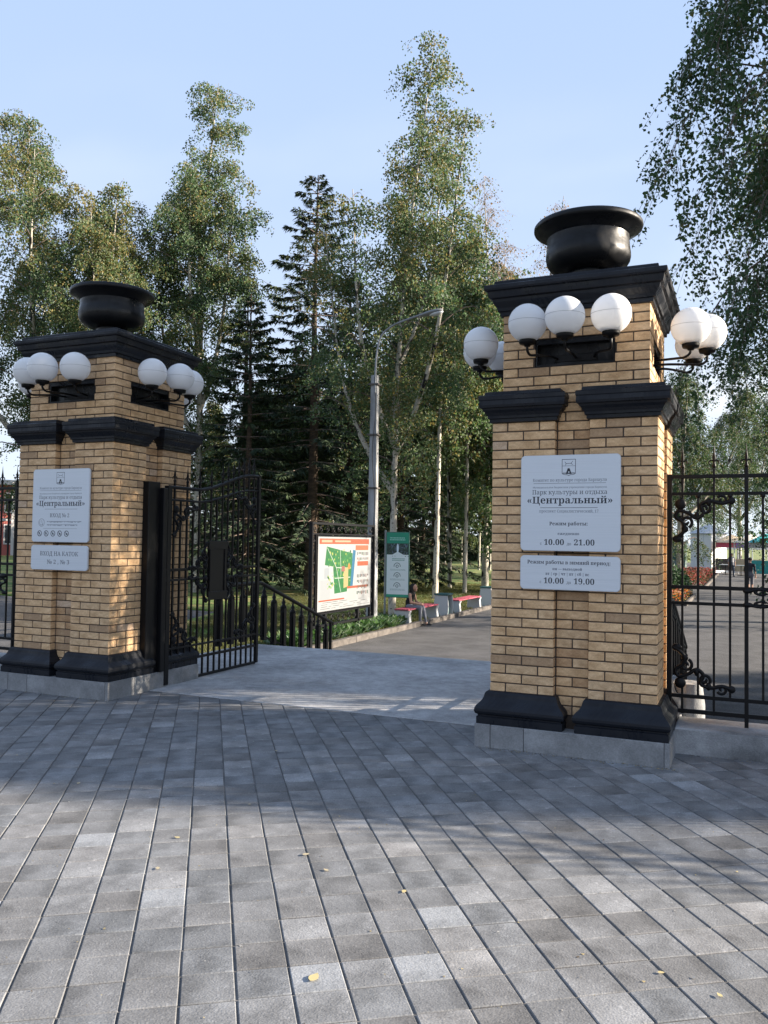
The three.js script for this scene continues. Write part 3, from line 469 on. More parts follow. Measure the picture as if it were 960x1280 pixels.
// gate leaf in its own x-y plane: x from hinge (0) to free end (1.9)
function gateLeaf(label, x, z, turn, postSide) {
  const Gt = thing('gate_leaf', label, 'gate', [x, 0, z], turn); const L = 1.9;
  const top = (t) => 2.19 + 0.25 * sm(clamp((t - 0.55) / (1.75 - 0.55))), sec = (t) => 2.05 + 0.2 * sm(clamp((t - 0.55) / (1.75 - 0.55)));
  part('hinge_stile', cbox(0, 0.07, 0.02, 2.2, -0.03, 0.03, 0.004), M.iron, Gt); part('free_stile', cbox(L - 0.05, L, 0.03, 2.46, -0.02, 0.02, 0.003), M.iron, Gt);
  const rail = (f, h) => { const pts = []; for (let k = 0; k <= 28; k++) { const t = 0.05 + (L - 0.06) * k / 28; pts.push(V(t, f(t), 0)); } return new MB().tube(pts, h, 6).geo(); };
  part('rail', rail(top, 0.022), M.iron, Gt); part('rail', rail(sec, 0.015), M.iron, Gt);
  for (const [y, h] of [[1.275, 0.026], [1.16, 0.026], [0.40, 0.022], [0.255, 0.03], [0.035, 0.034]]) part('rail', cbox(0.07, L - 0.05, y - h / 2, y + h / 2, -0.013, 0.013, 0.003), M.iron, Gt);
  for (let k = 0; k < 15; k++) {
    const t = 0.14 + k * 0.1155, tall = k % 2 === 0 || k > 8; if (t > L - 0.08) break;
    part('bar', bar(t, 0.04, tall ? top(t) + 0.06 : sec(t), 0.021), M.iron, Gt);
    if (tall) part('finial', spearGeo, M.iron, Gt.children[Gt.children.length - 1]).position.set(t, top(t) + 0.06, 0);
  }
  // lock plate with scrolls either side
  part('lock_plate', cbox(0.80, 1.12, 0.93, 1.58, -0.022, 0.022, 0.006), M.iron, Gt); part('lock_plate_frame', mergeGeometries([cbox(0.77, 1.15, 1.5, 1.6, 0.0225, 0.034, 0.004), cbox(0.77, 1.15, 0.9, 1.0, 0.0225, 0.034, 0.004), cbox(0.79, 0.83, 1.0, 1.5, 0.0225, 0.034, 0.004), cbox(1.09, 1.13, 1.0, 1.5, 0.0225, 0.034, 0.004)]), M.iron, Gt);
  for (const [x2, y2, sx, sy] of [[0.08, 2.02, 1, 1], [L - 0.06, 2.2, -1, 1], [0.08, 0.42, 1, -1], [L - 0.06, 0.42, -1, -1], [1.12, 1.22, 0.8, 0.9], [0.8, 1.22, -0.8, 0.9], [1.12, 1.24, 0.8, -0.9], [0.8, 1.24, -0.8, -0.9]]) { const s = part('scroll', SCROLL, M.iron, Gt); s.position.set(x2, y2, 0.01); s.scale.set(sx, sy, 1); }
  // gate post that the leaf hangs on
  part('gate_post', cbox(-0.29, -0.1, 0.0, 2.23, postSide > 0 ? 0.0 : -0.1, postSide > 0 ? 0.1 : 0.0, 0.006), M.iron, Gt); part('gate_post', cbox(-0.1, -0.03, 0.18, 2.17, -0.05, 0.05, 0.006), M.iron, Gt);
  for (const y of [0.55, 1.22, 1.98]) part('hinge', move(new THREE.CylinderGeometry(0.028, 0.028, 0.14, 14), -0.012, y, 0), M.iron, Gt);
}
gateLeaf('open black wrought iron gate leaf beside the left pillar', -3.83, -0.92, Math.PI / 2, -1);
gateLeaf('open black wrought iron gate leaf behind the right pillar', 0.03, -0.92, Math.PI / 2, 1);

// low ramp railings at the back of the apron
function rampRail(label, P0, P1) {
  const dx = P1[0] - P0[0], dz = P1[2] - P0[2], L = Math.hypot(dx, dz), R = thing('stair_railing', label, 'railing', [P0[0], 0, P0[2]], Math.atan2(-dz, dx));
  const y = (t) => (t < 0 ? P0[1] : mix(P0[1], P1[1], t / L)), HR = 0.86;
  part('handrail', new MB().tube([V(-1.2, P0[1], 0), V(0, P0[1], 0), V(L, P1[1], 0), V(L + 0.05, P1[1] - 0.03, 0)], 0.032, 8).geo(), M.iron, R); part('end_post', bar(L - 0.02, P1[1] - 0.98, P1[1], 0.045), M.iron, R);
  part('low_rail', new MB().tube([V(-1.2, P0[1] - HR + 0.06, 0), V(0, P0[1] - HR + 0.06, 0), V(L, P1[1] - HR + 0.06, 0)], 0.016, 6).geo(), M.iron, R);
  const cap = lathe([[0, 0], [0.035, 0], [0.055, 0.035], [0.024, 0.08], [0.036, 0.105], [0.016, 0.15], [0.012, 0.21]], 10);
  for (let t = -1.1; t < L - 0.1; t += 0.3) { const h = y(t), b = h - HR; part('baluster', mergeGeometries([bar(t, b, h - 0.2, 0.075), bar(t - 0.07, b + 0.05, h - 0.26, 0.024), bar(t + 0.07, b + 0.05, h - 0.26, 0.024)]), M.iron, R); part('baluster_cap', cap, M.iron, R.children[R.children.length - 1]).position.set(t, h - 0.22, 0); }
}
rampRail('black sloping stair railing with balusters beyond the left gate leaf', [-4.9, 0.95, -4.6], [-4.9, 0.14, -7.0]);
rampRail('black sloping stair railing seen through the right fence beside the pillar', [1.15, 0.92, -4.6], [1.15, 0.1, -7.0]);
part('block', (() => { const g = new THREE.CylinderGeometry(0.13, 0.17, 0.62, 14, 6); const p = g.attributes.position, r = rng(8); for (let k = 0; k < p.count; k++) { const f = 1 + (vnoise(p.getX(k) * 20 + 9, p.getY(k) * 14 + 9, 0, 3) - 0.5) * 0.25; p.setX(k, p.getX(k) * f); p.setZ(k, p.getZ(k) * f); } g.computeVertexNormals(); g.scale(1, 1.9, 1); g.translate(0, -0.16, 0); return g; })(), M.concrete, thing('concrete_stub', 'rough pale concrete stub behind the right fence by the pillar', 'stub', [1.52, 0, -1.35]));

// ---------------------------------------------------------------- notice boards and light pole
{
  const Bd = thing('map_board', 'black framed board with a coloured park map beside the light pole', 'notice board', [FAR(-4.2, 0)[0], YG, FAR(0, -6.09)[1]], Math.PI / 2); Bd.scale.setScalar(K);
  // local x runs away from the plaza's right: +x -> -z
  const t = canvas(1024, 616, (c, W, H) => {
    c.fillStyle = '#dfe3e6'; c.fillRect(0, 0, W, H); c.fillStyle = '#d8683f'; c.fillRect(20, 14, W - 60, 46); c.fillStyle = '#f0c9a8'; c.fillRect(60, 26, 190, 20); c.fillRect(300, 28, 300, 16); c.fillStyle = '#e08058'; c.fillRect(700, 70, 270, 44);
    c.fillStyle = '#c3cdd6'; c.fillRect(110, 260, 90, 90); c.fillStyle = '#cfd6dc'; c.fillRect(40, 360, 180, 160);
    const P = (pts, f) => { c.fillStyle = f; c.beginPath(); pts.forEach(([x, y], i) => (i ? c.lineTo(x, y) : c.moveTo(x, y))); c.fill(); };
    P([[150, 80], [640, 140], [620, 470], [300, 480], [270, 250], [120, 235]], '#1f8a44'); P([[650, 110], [705, 116], [650, 440], [600, 440]], '#2c86b5');
    const r = rng(31); for (let k = 0; k < 130; k++) { c.fillStyle = ['#2fa055', '#176e35', '#7fbf52', '#c9d36a'][k % 4]; c.beginPath(); c.arc(170 + r() * 440, 110 + r() * 330, 4 + r() * 9, 0, 7); c.fill(); }
    c.strokeStyle = '#dfe9df'; c.lineWidth = 8; c.beginPath(); c.moveTo(160, 90); c.lineTo(330, 260); c.lineTo(420, 470); c.moveTo(330, 260); c.lineTo(610, 270); c.moveTo(400, 110); c.lineTo(420, 330); c.moveTo(300, 350); c.lineTo(600, 350); c.stroke();
    P([[470, 270], [560, 260], [560, 430], [470, 440]], '#d8c98b'); c.fillStyle = '#b9756a'; c.fillRect(430, 250, 60, 46); c.fillStyle = '#e0a048'; c.beginPath(); c.arc(575, 255, 26, 0, 7); c.fill();
    c.fillStyle = '#e9e4e0'; c.fillRect(540, 440, 180, 110); c.fillStyle = '#d8683f'; c.fillRect(540, 428, 440, 20); c.fillRect(740, 214, 230, 40); c.fillRect(20, 524, 470, 12);
    for (let k = 0; k < 64; k++) { const gx = k % 8, gy = Math.floor(k / 8); if (gy === 2 || gy === 3) continue; c.fillStyle = ['#4c5660', '#7a6a70', '#5b7a68', '#8d5a4a'][Math.floor(r() * 4)]; c.fillRect(736 + gx * 31, 130 + gy * 50, 12 + r() * 10, 16 + r() * 16); }
    for (let k = 0; k < 60; k++) { c.fillStyle = 'rgba(90,96,104,.7)'; c.fillRect(30 + r() * 900, 545 + (k % 4) * 17, 30 + r() * 70, 4); }
  });
  const w = 1.99, h = 1.19, y0 = 0.49;
  const pg = new THREE.PlaneGeometry(w, h); pg.translate(0, y0 + h / 2, 0.031); part('map_panel', pg, new THREE.MeshPhysicalMaterial({ map: t, color: lin(0.33, 0.33, 0.33), roughness: 0.35, clearcoat: 0.7, clearcoatRoughness: 0.15 }), Bd);
  part('backing', cbox(-w / 2 - 0.02, w / 2 + 0.02, y0 - 0.02, y0 + h + 0.02, -0.03, 0.03, 0.004), M.iron, Bd);
  const fr = [cbox(-1.19, 1.19, 1.87, 1.91, -0.03, 0.03, 0.004), cbox(-1.19, 1.19, 0.24, 0.28, -0.03, 0.03, 0.004), cbox(-1.19, -1.15, 0.28, 1.87, -0.03, 0.03, 0.004), cbox(1.15, 1.19, 0.28, 1.87, -0.03, 0.03, 0.004), cbox(-1.15, 1.15, 1.71, 1.735, -0.02, 0.02, 0.003), cbox(-1.04, -1.016, 0.28, 1.71, -0.02, 0.02, 0.003), cbox(1.016, 1.04, 0.28, 1.71, -0.02, 0.02, 0.003), cbox(-1.015, 1.015, 0.44, 0.464, -0.02, 0.02, 0.003)];
  part('frame', mergeGeometries(fr), M.iron, Bd);
  const m = new MB(); for (let k = 0; k < 11; k++) { const x = -1.05 + k * 0.21; m.tube(spiral(x, 1.8, 0.055, 1.3, k % 2 ? 1 : -1, k), 0.008, 5); m.tube(spiral(x, 0.36, 0.055, 1.3, k % 2 ? -1 : 1, k), 0.008, 5); } for (let k = 0; k < 7; k++) for (const s of [-1, 1]) m.tube(spiral(s * 1.095, 0.55 + k * 0.18, 0.04, 1.2, s, k), 0.008, 5);
  part('scrollwork', m.geo(), M.iron, Bd);
  part('leg', cbox(-0.72, -0.66, -0.1, 0.45, -0.03, 0.03, 0.004), M.iron, Bd); part('leg', cbox(0.5, 0.56, -0.1, 0.45, -0.03, 0.03, 0.004), M.iron, Bd);
}
{
  const Po = thing('light_pole', 'grey concrete light pole with a curved steel arm, behind the map board', 'street light', [FAR(-4.41, 0)[0], YG, FAR(0, -7.69)[1]], 0.1); Po.scale.setScalar(K);
  const tap = (w0, w1, y0, y1) => { const g = new THREE.CylinderGeometry(w1 * 0.7071, w0 * 0.7071, y1 - y0, 4, 6); g.rotateY(Math.PI / 4); return g.toNonIndexed().translate(0, (y0 + y1) / 2, 0); };
  const gp = tap(0.155, 0.12, 1.42, 4.74); gp.computeVertexNormals(); part('shaft', gp, M.concrete, Po); const gw = tap(0.175, 0.16, -0.2, 1.419); gw.computeVertexNormals(); part('whitewashed_base', gw, std({ color: lin(0.62, 0.63, 0.65), map: concreteTex, roughness: 0.9 }), Po);
  part('arm', tubeGeo([[0.03, 4.4, 0.08], [0.03, 4.9, 0.06], [0.05, 5.3, 0], [0.12, 5.5, 0], [0.32, 5.66, 0], [0.6, 5.76, 0], [0.9, 5.84, 0]], 0.02, 8, 30), std({ color: lin(0.22, 0.23, 0.24), roughness: 0.75 }), Po);
  const hd = new THREE.SphereGeometry(0.5, 20, 12); hd.scale(0.46, 0.09, 0.18); hd.rotateZ(0.2); hd.translate(1.08, 5.86, 0); part('lamp_head', hd, std({ color: lin(0.2, 0.21, 0.22), roughness: 0.7 }), Po);
  const ld = new THREE.SphereGeometry(0.5, 16, 8, 0, Math.PI * 2, Math.PI / 2, Math.PI / 2); ld.scale(0.28, 0.1, 0.14); ld.rotateZ(0.2); ld.translate(1.17, 5.845, 0); part('lens', ld, M.steel, Po);
  for (const y of [2.6, 3.6, 4.55]) part('band', cbox(-0.1, 0.1, y, y + 0.03, -0.1, 0.1, 0.003), M.kerb, Po);
  part('cable', tubeGeo([[0.02, 4.7, 0.088], [0.05, 4, 0.096], [0.0, 3.3, 0.1], [0.06, 2.4, 0.102], [0.03, 1.5, 0.112]], 0.006, 5, 24), M.iron, Po);
}
{
  const S = thing('info_sign', 'tall narrow green and white notice panel on a thin post', 'sign', [FAR(-4.24, 0)[0], YG, FAR(0, -8.52)[1]], 0.12); S.scale.setScalar(K);
  const t = canvas(360, 1024, (c, W, H) => {
    c.fillStyle = '#d9e4e2'; c.fillRect(0, 0, W, H); c.fillStyle = '#1f8a6c'; c.fillRect(0, 0, W, 170); c.fillStyle = 'rgba(220,240,230,.7)'; const r = rng(9); for (let y = 76; y < 120; y += 30) for (let x = 50; x < 300;) { const w = 8 + r() * 16; c.fillRect(x, y, w, 14); x += w + 6; }
    c.fillStyle = '#2d4038'; c.fillRect(0, 170, W, 180); for (let k = 0; k < 260; k++) { c.fillStyle = ['#1e2b28', '#3f5a48', '#5a6a78', '#27342c'][k % 4]; c.fillRect(r() * W, 170 + r() * 180, 6 + r() * 16, 10 + r() * 30); } c.fillStyle = '#cfe0ea'; c.beginPath(); c.ellipse(180, 250, 18, 75, 0, 0, 7); c.fill(); c.fillStyle = '#d9e4e2'; c.beginPath(); c.moveTo(0, 352); c.lineTo(90, 352); c.lineTo(180, 300); c.lineTo(280, 352); c.lineTo(W, 352); c.lineTo(W, 370); c.lineTo(0, 370); c.fill();
    c.fillStyle = '#4d8a78'; for (const y of [410, 434]) for (let x = 90; x < 280;) { const w = 8 + r() * 14; c.fillRect(x, y, w, 12); x += w + 5; }
    for (const y of [535, 690, 850]) { c.strokeStyle = '#2a4a44'; c.lineWidth = 9; c.beginPath(); c.arc(175, y, 52, Math.PI * 0.95, Math.PI * 2.05); c.stroke(); c.beginPath(); c.arc(175, y, 20, 0, 7); c.stroke(); c.fillStyle = '#8fa8a2'; for (let q = 0; q < 2; q++) for (let x = 60; x < 300;) { const w = 8 + r() * 18; c.fillRect(x, y + 46 + q * 16, w, 7); x += w + 6; } }
    c.fillStyle = '#2f9a78'; c.fillRect(0, 985, W, 40);
  });
  const pg = new THREE.PlaneGeometry(0.44, 1.25); pg.translate(0, 1.165, 0.0165); part('print', pg, std({ map: t, roughness: 0.5 }), S);
  part('panel', cbox(-0.235, 0.235, 0.525, 1.805, -0.015, 0.015, 0.003), std({ color: lin(0.05, 0.16, 0.12), roughness: 0.5 }), S); part('post', cbox(-0.27, -0.236, -0.1, 1.84, -0.02, 0.02, 0.004), std({ color: lin(0.2, 0.22, 0.22), roughness: 0.5 }), S);
}

// benches and bins along the path
const pink = std({ color: lin(0.36, 0.06, 0.09), roughness: 0.7 }), teal = std({ color: lin(0.03, 0.10, 0.10), roughness: 0.5 });
function bench(label, z0, z1) {
  const b = thing('park_bench', label, 'bench', [-6.55, YG, FAR(0, (z0 + z1) / 2)[1]], 0, 'pink slatted benches along the path'); const h = K * (z0 - z1) / 2;
  for (const s of [-1, 1]) part('side_support', (() => { const g = new THREE.ExtrudeGeometry(new THREE.Shape([[-0.24, 0], [0.24, 0], [0.2, 0.36], [0.24, 0.44], [-0.24, 0.44], [-0.2, 0.36]].map((q) => new THREE.Vector2(...q))), { depth: 0.12, bevelSize: 0.01, bevelThickness: 0.01, bevelSegments: 1 }); g.translate(0, 0, s * (h - 0.1) - 0.06); return g; })(), M.white, b);
  for (let k = 0; k < 4; k++) part('slat', cbox(-0.21 + k * 0.11, -0.21 + k * 0.11 + 0.095, 0.452, 0.49, -h, h, 0.006), pink, b);
}
bench('nearest pink slatted bench with white ends, a woman sitting on it', -8.1, -9.75);
bench('middle pink slatted bench with white ends between the two bins', -11.1, -12.75);
bench('farthest pink slatted bench past the second bin', -14.6, -16.2);
function bin(label, z) {
  const b = thing('litter_bin', label, 'bin', [-6.5, YG, FAR(0, z)[1]], 0, 'teal litter bins between the benches'); b.scale.setScalar(1.1);
  for (const s of [-1, 1]) { const sh = new THREE.Shape(); sh.moveTo(-0.17, 0); sh.lineTo(0.17, 0); sh.quadraticCurveTo(0.24, 0.32, 0.17, 0.6); sh.lineTo(-0.17, 0.6); sh.quadraticCurveTo(-0.24, 0.32, -0.17, 0); const g = new THREE.ExtrudeGeometry(sh, { depth: 0.03, bevelSize: 0.006, bevelThickness: 0.006, bevelSegments: 1, curveSegments: 8 }); g.translate(0, 0.02, s * 0.2 - 0.015); part('side_panel', g, M.white, b); }
  part('bucket', lathe([[0, 0.06], [0.14, 0.06], [0.17, 0.5], [0.155, 0.5], [0.13, 0.1], [0, 0.09]], 20), teal, b); part('lid', cbox(-0.2, 0.2, 0.63, 0.68, -0.24, 0.24, 0.01), teal, b);
}
bin('teal litter bin with white side panels beside the sitting woman', -10.4); bin('teal litter bin with white side panels before the farthest bench', -13.7);

// ---------------------------------------------------------------- people
function figure(name, label, pos, turn, box, res, bones, hairFn) {
  const o = thing(name, label, 'person', pos, turn);
  const N = res, mc = new MarchingCubes(N, new THREE.MeshBasicMaterial(), false, false, 80000); mc.isolation = 0; const [bx, by, bz] = box, half = N / 2;
  const W = (k, q) => (q === 0 ? bx : q === 1 ? by : bz); const toW = (ix, q) => { const b = q === 0 ? bx : q === 1 ? by : bz; return b[0] + (ix / N) * (b[1] - b[0]); };
  const seg = bones.map((b) => ({ a: V(...b.a), d: V(...b.b).sub(V(...b.a)), r0: b.r[0], r1: b.r[1], c: b.c, k: b.k ?? 0.03 }));
  const dist = (s, x, y, z) => { const px = x - s.a.x, py = y - s.a.y, pz = z - s.a.z, dd = s.d.x * s.d.x + s.d.y * s.d.y + s.d.z * s.d.z || 1e-9, t = clamp((px * s.d.x + py * s.d.y + pz * s.d.z) / dd); return Math.hypot(px - s.d.x * t, py - s.d.y * t, pz - s.d.z * t) - mix(s.r0, s.r1, t); };
  for (let z = 0; z < N; z++) for (let y = 0; y < N; y++) for (let x = 0; x < N; x++) {
    const wx = toW(x, 0), wy = toW(y, 1), wz = toW(z, 2); let d = 1e3;
    for (const s of seg) { const e = dist(s, wx, wy, wz), k = s.k, h = clamp(0.5 + 0.5 * (d - e) / k); d = d * (1 - h) + e * h - k * h * (1 - h); }
    mc.field[x + y * N + z * N * N] = -d;
  }
  mc.update(); const n = mc.count ?? mc.geometry.drawRange.count, P = new Float32Array(n * 3), Nn = new Float32Array(n * 3), C = new Float32Array(n * 3);
  for (let k = 0; k < n; k++) {
    const q = [0, 1, 2].map((a) => { const b = a === 0 ? bx : a === 1 ? by : bz; return b[0] + ((mc.positionArray[k * 3 + a] * half + half) / N) * (b[1] - b[0]); });
    P.set(q, k * 3); const sc = [bx, by, bz].map((b) => b[1] - b[0]); const nn = V(mc.normalArray[k * 3] / sc[0], mc.normalArray[k * 3 + 1] / sc[1], mc.normalArray[k * 3 + 2] / sc[2]).normalize(); Nn.set([nn.x, nn.y, nn.z], k * 3);
    let best = 1e9, c = null; for (const s of seg) { const e = dist(s, ...q); if (e < best) { best = e; c = s.c; } } C.set(c, k * 3);
  }
  const g = new THREE.BufferGeometry(); g.setAttribute('position', new THREE.BufferAttribute(P, 3)); g.setAttribute('color', new THREE.BufferAttribute(C, 3)); g.computeVertexNormals();
  part('body', g, std({ vertexColors: true, roughness: 0.8 }), o); if (hairFn) hairFn(o); return o;
}
const SKIN = [0.46, 0.27, 0.19], BLK = [0.006, 0.006, 0.007], GREY = [0.16, 0.17, 0.2], SHOE = [0.03, 0.03, 0.03];
function limb(a, b, r, c, k) { return { a, b, r, c, k }; }
function hand(w, dir, side, down = [0, -1, 0]) { const out = []; const e = (p, d, l) => [p[0] + d[0] * l, p[1] + d[1] * l, p[2] + d[2] * l]; const pal = e(w, dir, 0.075); out.push(limb(w, pal, [0.026, 0.032], SKIN, 0.02)); for (let f = 0; f < 4; f++) { const o = [side[0] * (f - 1.5) * 0.019, side[1] * (f - 1.5) * 0.019, side[2] * (f - 1.5) * 0.019], p0 = [pal[0] + o[0], pal[1] + o[1], pal[2] + o[2]], l = [0.062, 0.075, 0.07, 0.055][f], p1 = e(p0, dir, l * 0.6), p2 = e(e(p1, dir, l * 0.3), down, l * 0.3); out.push(limb(p0, p1, [0.0095, 0.009], SKIN, 0.006), limb(p1, p2, [0.009, 0.0075], SKIN, 0.006)); } const t0 = [w[0] + dir[0] * 0.03 + side[0] * 0.028, w[1] + dir[1] * 0.03 + side[1] * 0.028, w[2] + dir[2] * 0.03 + side[2] * 0.028]; out.push(limb(t0, [t0[0] + (dir[0] * 0.6 + side[0] * 0.6) * 0.055, t0[1] + (dir[1] * 0.6 + side[1] * 0.6) * 0.055, t0[2] + (dir[2] * 0.6 + side[2] * 0.6) * 0.055], [0.012, 0.009], SKIN, 0.008)); return out; }
const head = (x, y, z, fwd = 0.02) => [limb([x, y - 0.02, z + fwd * 0.3], [x, y + 0.035, z], [0.072, 0.088], SKIN, 0.03), limb([x, y - 0.075, z + fwd + 0.028], [x, y - 0.03, z + fwd + 0.02], [0.036, 0.055], SKIN, 0.03), limb([x, y - 0.005, z + 0.09], [x, y - 0.03, z + 0.104], [0.01, 0.014], SKIN, 0.012), limb([x - 0.08, y - 0.02, z - 0.005], [x - 0.082, y + 0.015, z - 0.01], [0.012, 0.014], SKIN, 0.01), limb([x + 0.08, y - 0.02, z - 0.005], [x + 0.082, y + 0.015, z - 0.01], [0.012, 0.014], SKIN, 0.01)];
function face(o, x, y, z) { const dk = std({ color: lin(0.03, 0.02, 0.02), roughness: 0.4 }), lip = std({ color: lin(0.36, 0.12, 0.11), roughness: 0.6 }); for (const s of [-1, 1]) { part('eye', new THREE.SphereGeometry(0.012, 10, 8).scale(1, 0.6, 0.5).translate(x + s * 0.032, y + 0.012, z + 0.083), dk, o); part('eyebrow', new THREE.SphereGeometry(0.018, 8, 6).scale(1, 0.2, 0.3).translate(x + s * 0.034, y + 0.036, z + 0.086), dk, o); } part('mouth', new THREE.SphereGeometry(0.024, 10, 8).scale(1, 0.25, 0.4).translate(x, y - 0.062, z + 0.083), lip, o); }
// woman on the first bench: faces the path (+x in the world; local +z), leaning over her lap
figure('person', 'woman with long dark hair in black top and grey trousers sitting on the nearest bench', [-6.56, YG, FAR(0, -8.62)[1]], Math.PI / 2 - 0.05, [[-0.34, 0.34], [0, 1.34], [-0.32, 0.72]], 84, [
  limb([0, 0.58, -0.06], [0, 0.72, -0.06], [0.135, 0.115], BLK, 0.05), limb([0, 0.72, -0.06], [0, 0.95, 0.01], [0.115, 0.125], BLK, 0.05), limb([-0.13, 0.98, 0.03], [0.13, 0.98, 0.03], [0.055, 0.055], BLK, 0.05), limb([0, 1.0, 0.03], [0, 1.08, 0.06], [0.05, 0.045], SKIN, 0.03), ...head(0, 1.175, 0.1, 0.03),
  ...[-1, 1].flatMap((s) => [limb([s * 0.09, 0.57, -0.04], [s * 0.1, 0.56, 0.36], [0.088, 0.062], GREY, 0.03), limb([s * 0.1, 0.55, 0.37], [s * 0.1, 0.12, 0.42 + s * 0.06], [0.06, 0.04], GREY, 0.02), limb([s * 0.1, 0.1, 0.42 + s * 0.06], [s * 0.1, 0.05, 0.44 + s * 0.06], [0.036, 0.04], SKIN, 0.02), limb([s * 0.1, 0.04, 0.41 + s * 0.06], [s * 0.11, 0.035, 0.58 + s * 0.06], [0.04, 0.032], SHOE, 0.015),
    limb([s * 0.165, 0.97, 0.03], [s * 0.2, 0.73, 0.08], [0.046, 0.037], SKIN, 0.02), limb([s * 0.2, 0.73, 0.08], [s * 0.08, 0.68, 0.29], [0.036, 0.026], SKIN, 0.015), ...hand([s * 0.08, 0.68, 0.29], [-s * 0.35, -0.1, 0.93], [s * 0.93, 0, 0.35])]),
], (o) => { o.scale.setScalar(0.88); face(o, 0, 1.175, 0.1); const m = lathe([[0, 0.13], [0.05, 0.122], [0.09, 0.09], [0.105, 0.03], [0.108, -0.05], [0.11, -0.13], [0.095, -0.2], [0.05, -0.24], [0, -0.25]], 20); const p = m.attributes.position; for (let k = 0; k < p.count; k++) { if (p.getZ(k) > 0.04) p.setZ(k, 0.04 + (p.getZ(k) - 0.04) * 0.2 + Math.max(0, p.getY(k) - 0.03) * 0.4); } m.computeVertexNormals(); m.translate(0, 1.18, 0.06); part('hair', m, std({ color: lin(0.009, 0.006, 0.005), roughness: 0.7 }), o); });
function stander(label, x, z, turn, top, legs, bare) {
  figure('person', label, [FAR(x, z)[0], YG, FAR(x, z)[1]], turn, [[-0.4, 0.4], [0, 1.84], [-0.3, 0.34]], 76, [
    limb([0, 0.95, 0], [0, 1.1, 0], [0.15, 0.14], legs, 0.05), limb([0, 1.1, 0], [0, 1.38, -0.01], [0.14, 0.145], top, 0.05), limb([-0.16, 1.43, -0.01], [0.16, 1.43, -0.01], [0.06, 0.06], top, 0.05), limb([0, 1.47, -0.01], [0, 1.56, 0.01], [0.056, 0.052], SKIN, 0.03), ...head(0, 1.66, 0.03),
    ...[-1, 1].flatMap((s) => [limb([s * 0.1, 0.9, 0], [s * 0.11, 0.52, 0.02 + s * 0.06], [0.098, 0.07], legs, 0.03), limb([s * 0.11, 0.5, 0.02 + s * 0.06], [s * 0.11, 0.1, s * 0.1], [0.058, 0.04], bare ? SKIN : legs, 0.02), limb([s * 0.11, 0.05, s * 0.1 - 0.03], [s * 0.12, 0.04, s * 0.1 + 0.16], [0.045, 0.036], SHOE, 0.015), limb([s * 0.2, 1.42, -0.01], [s * 0.25, 1.14, -0.02], [0.055, 0.045], top, 0.02), limb([s * 0.25, 1.14, -0.02], [s * 0.24, 0.9, 0.06], [0.04, 0.028], SKIN, 0.015), ...hand([s * 0.24, 0.9, 0.06], [0, -0.97, 0.24], [0, 0.2, 0.95], [0, -0.5, 0.8])]),
  ], (o) => { face(o, 0, 1.66, 0.03); const h = new THREE.SphereGeometry(0.098, 18, 12, 0, Math.PI * 2, 0, Math.PI * 0.55); h.rotateX(-0.35); h.translate(0, 1.69, 0.02); part('hair', h, std({ color: lin(0.03, 0.02, 0.015), roughness: 0.8 }), o); });
}
stander('person in dark shirt and shorts walking on the alley beyond the right fence', 2.12, -24.4, 2.8, [0.02, 0.02, 0.03], [0.10, 0.10, 0.12], true);
stander('small distant person by the bright stalls at the end of the alley', 1.3, -41, 0.4, [0.3, 0.3, 0.32], [0.08, 0.09, 0.12], false);

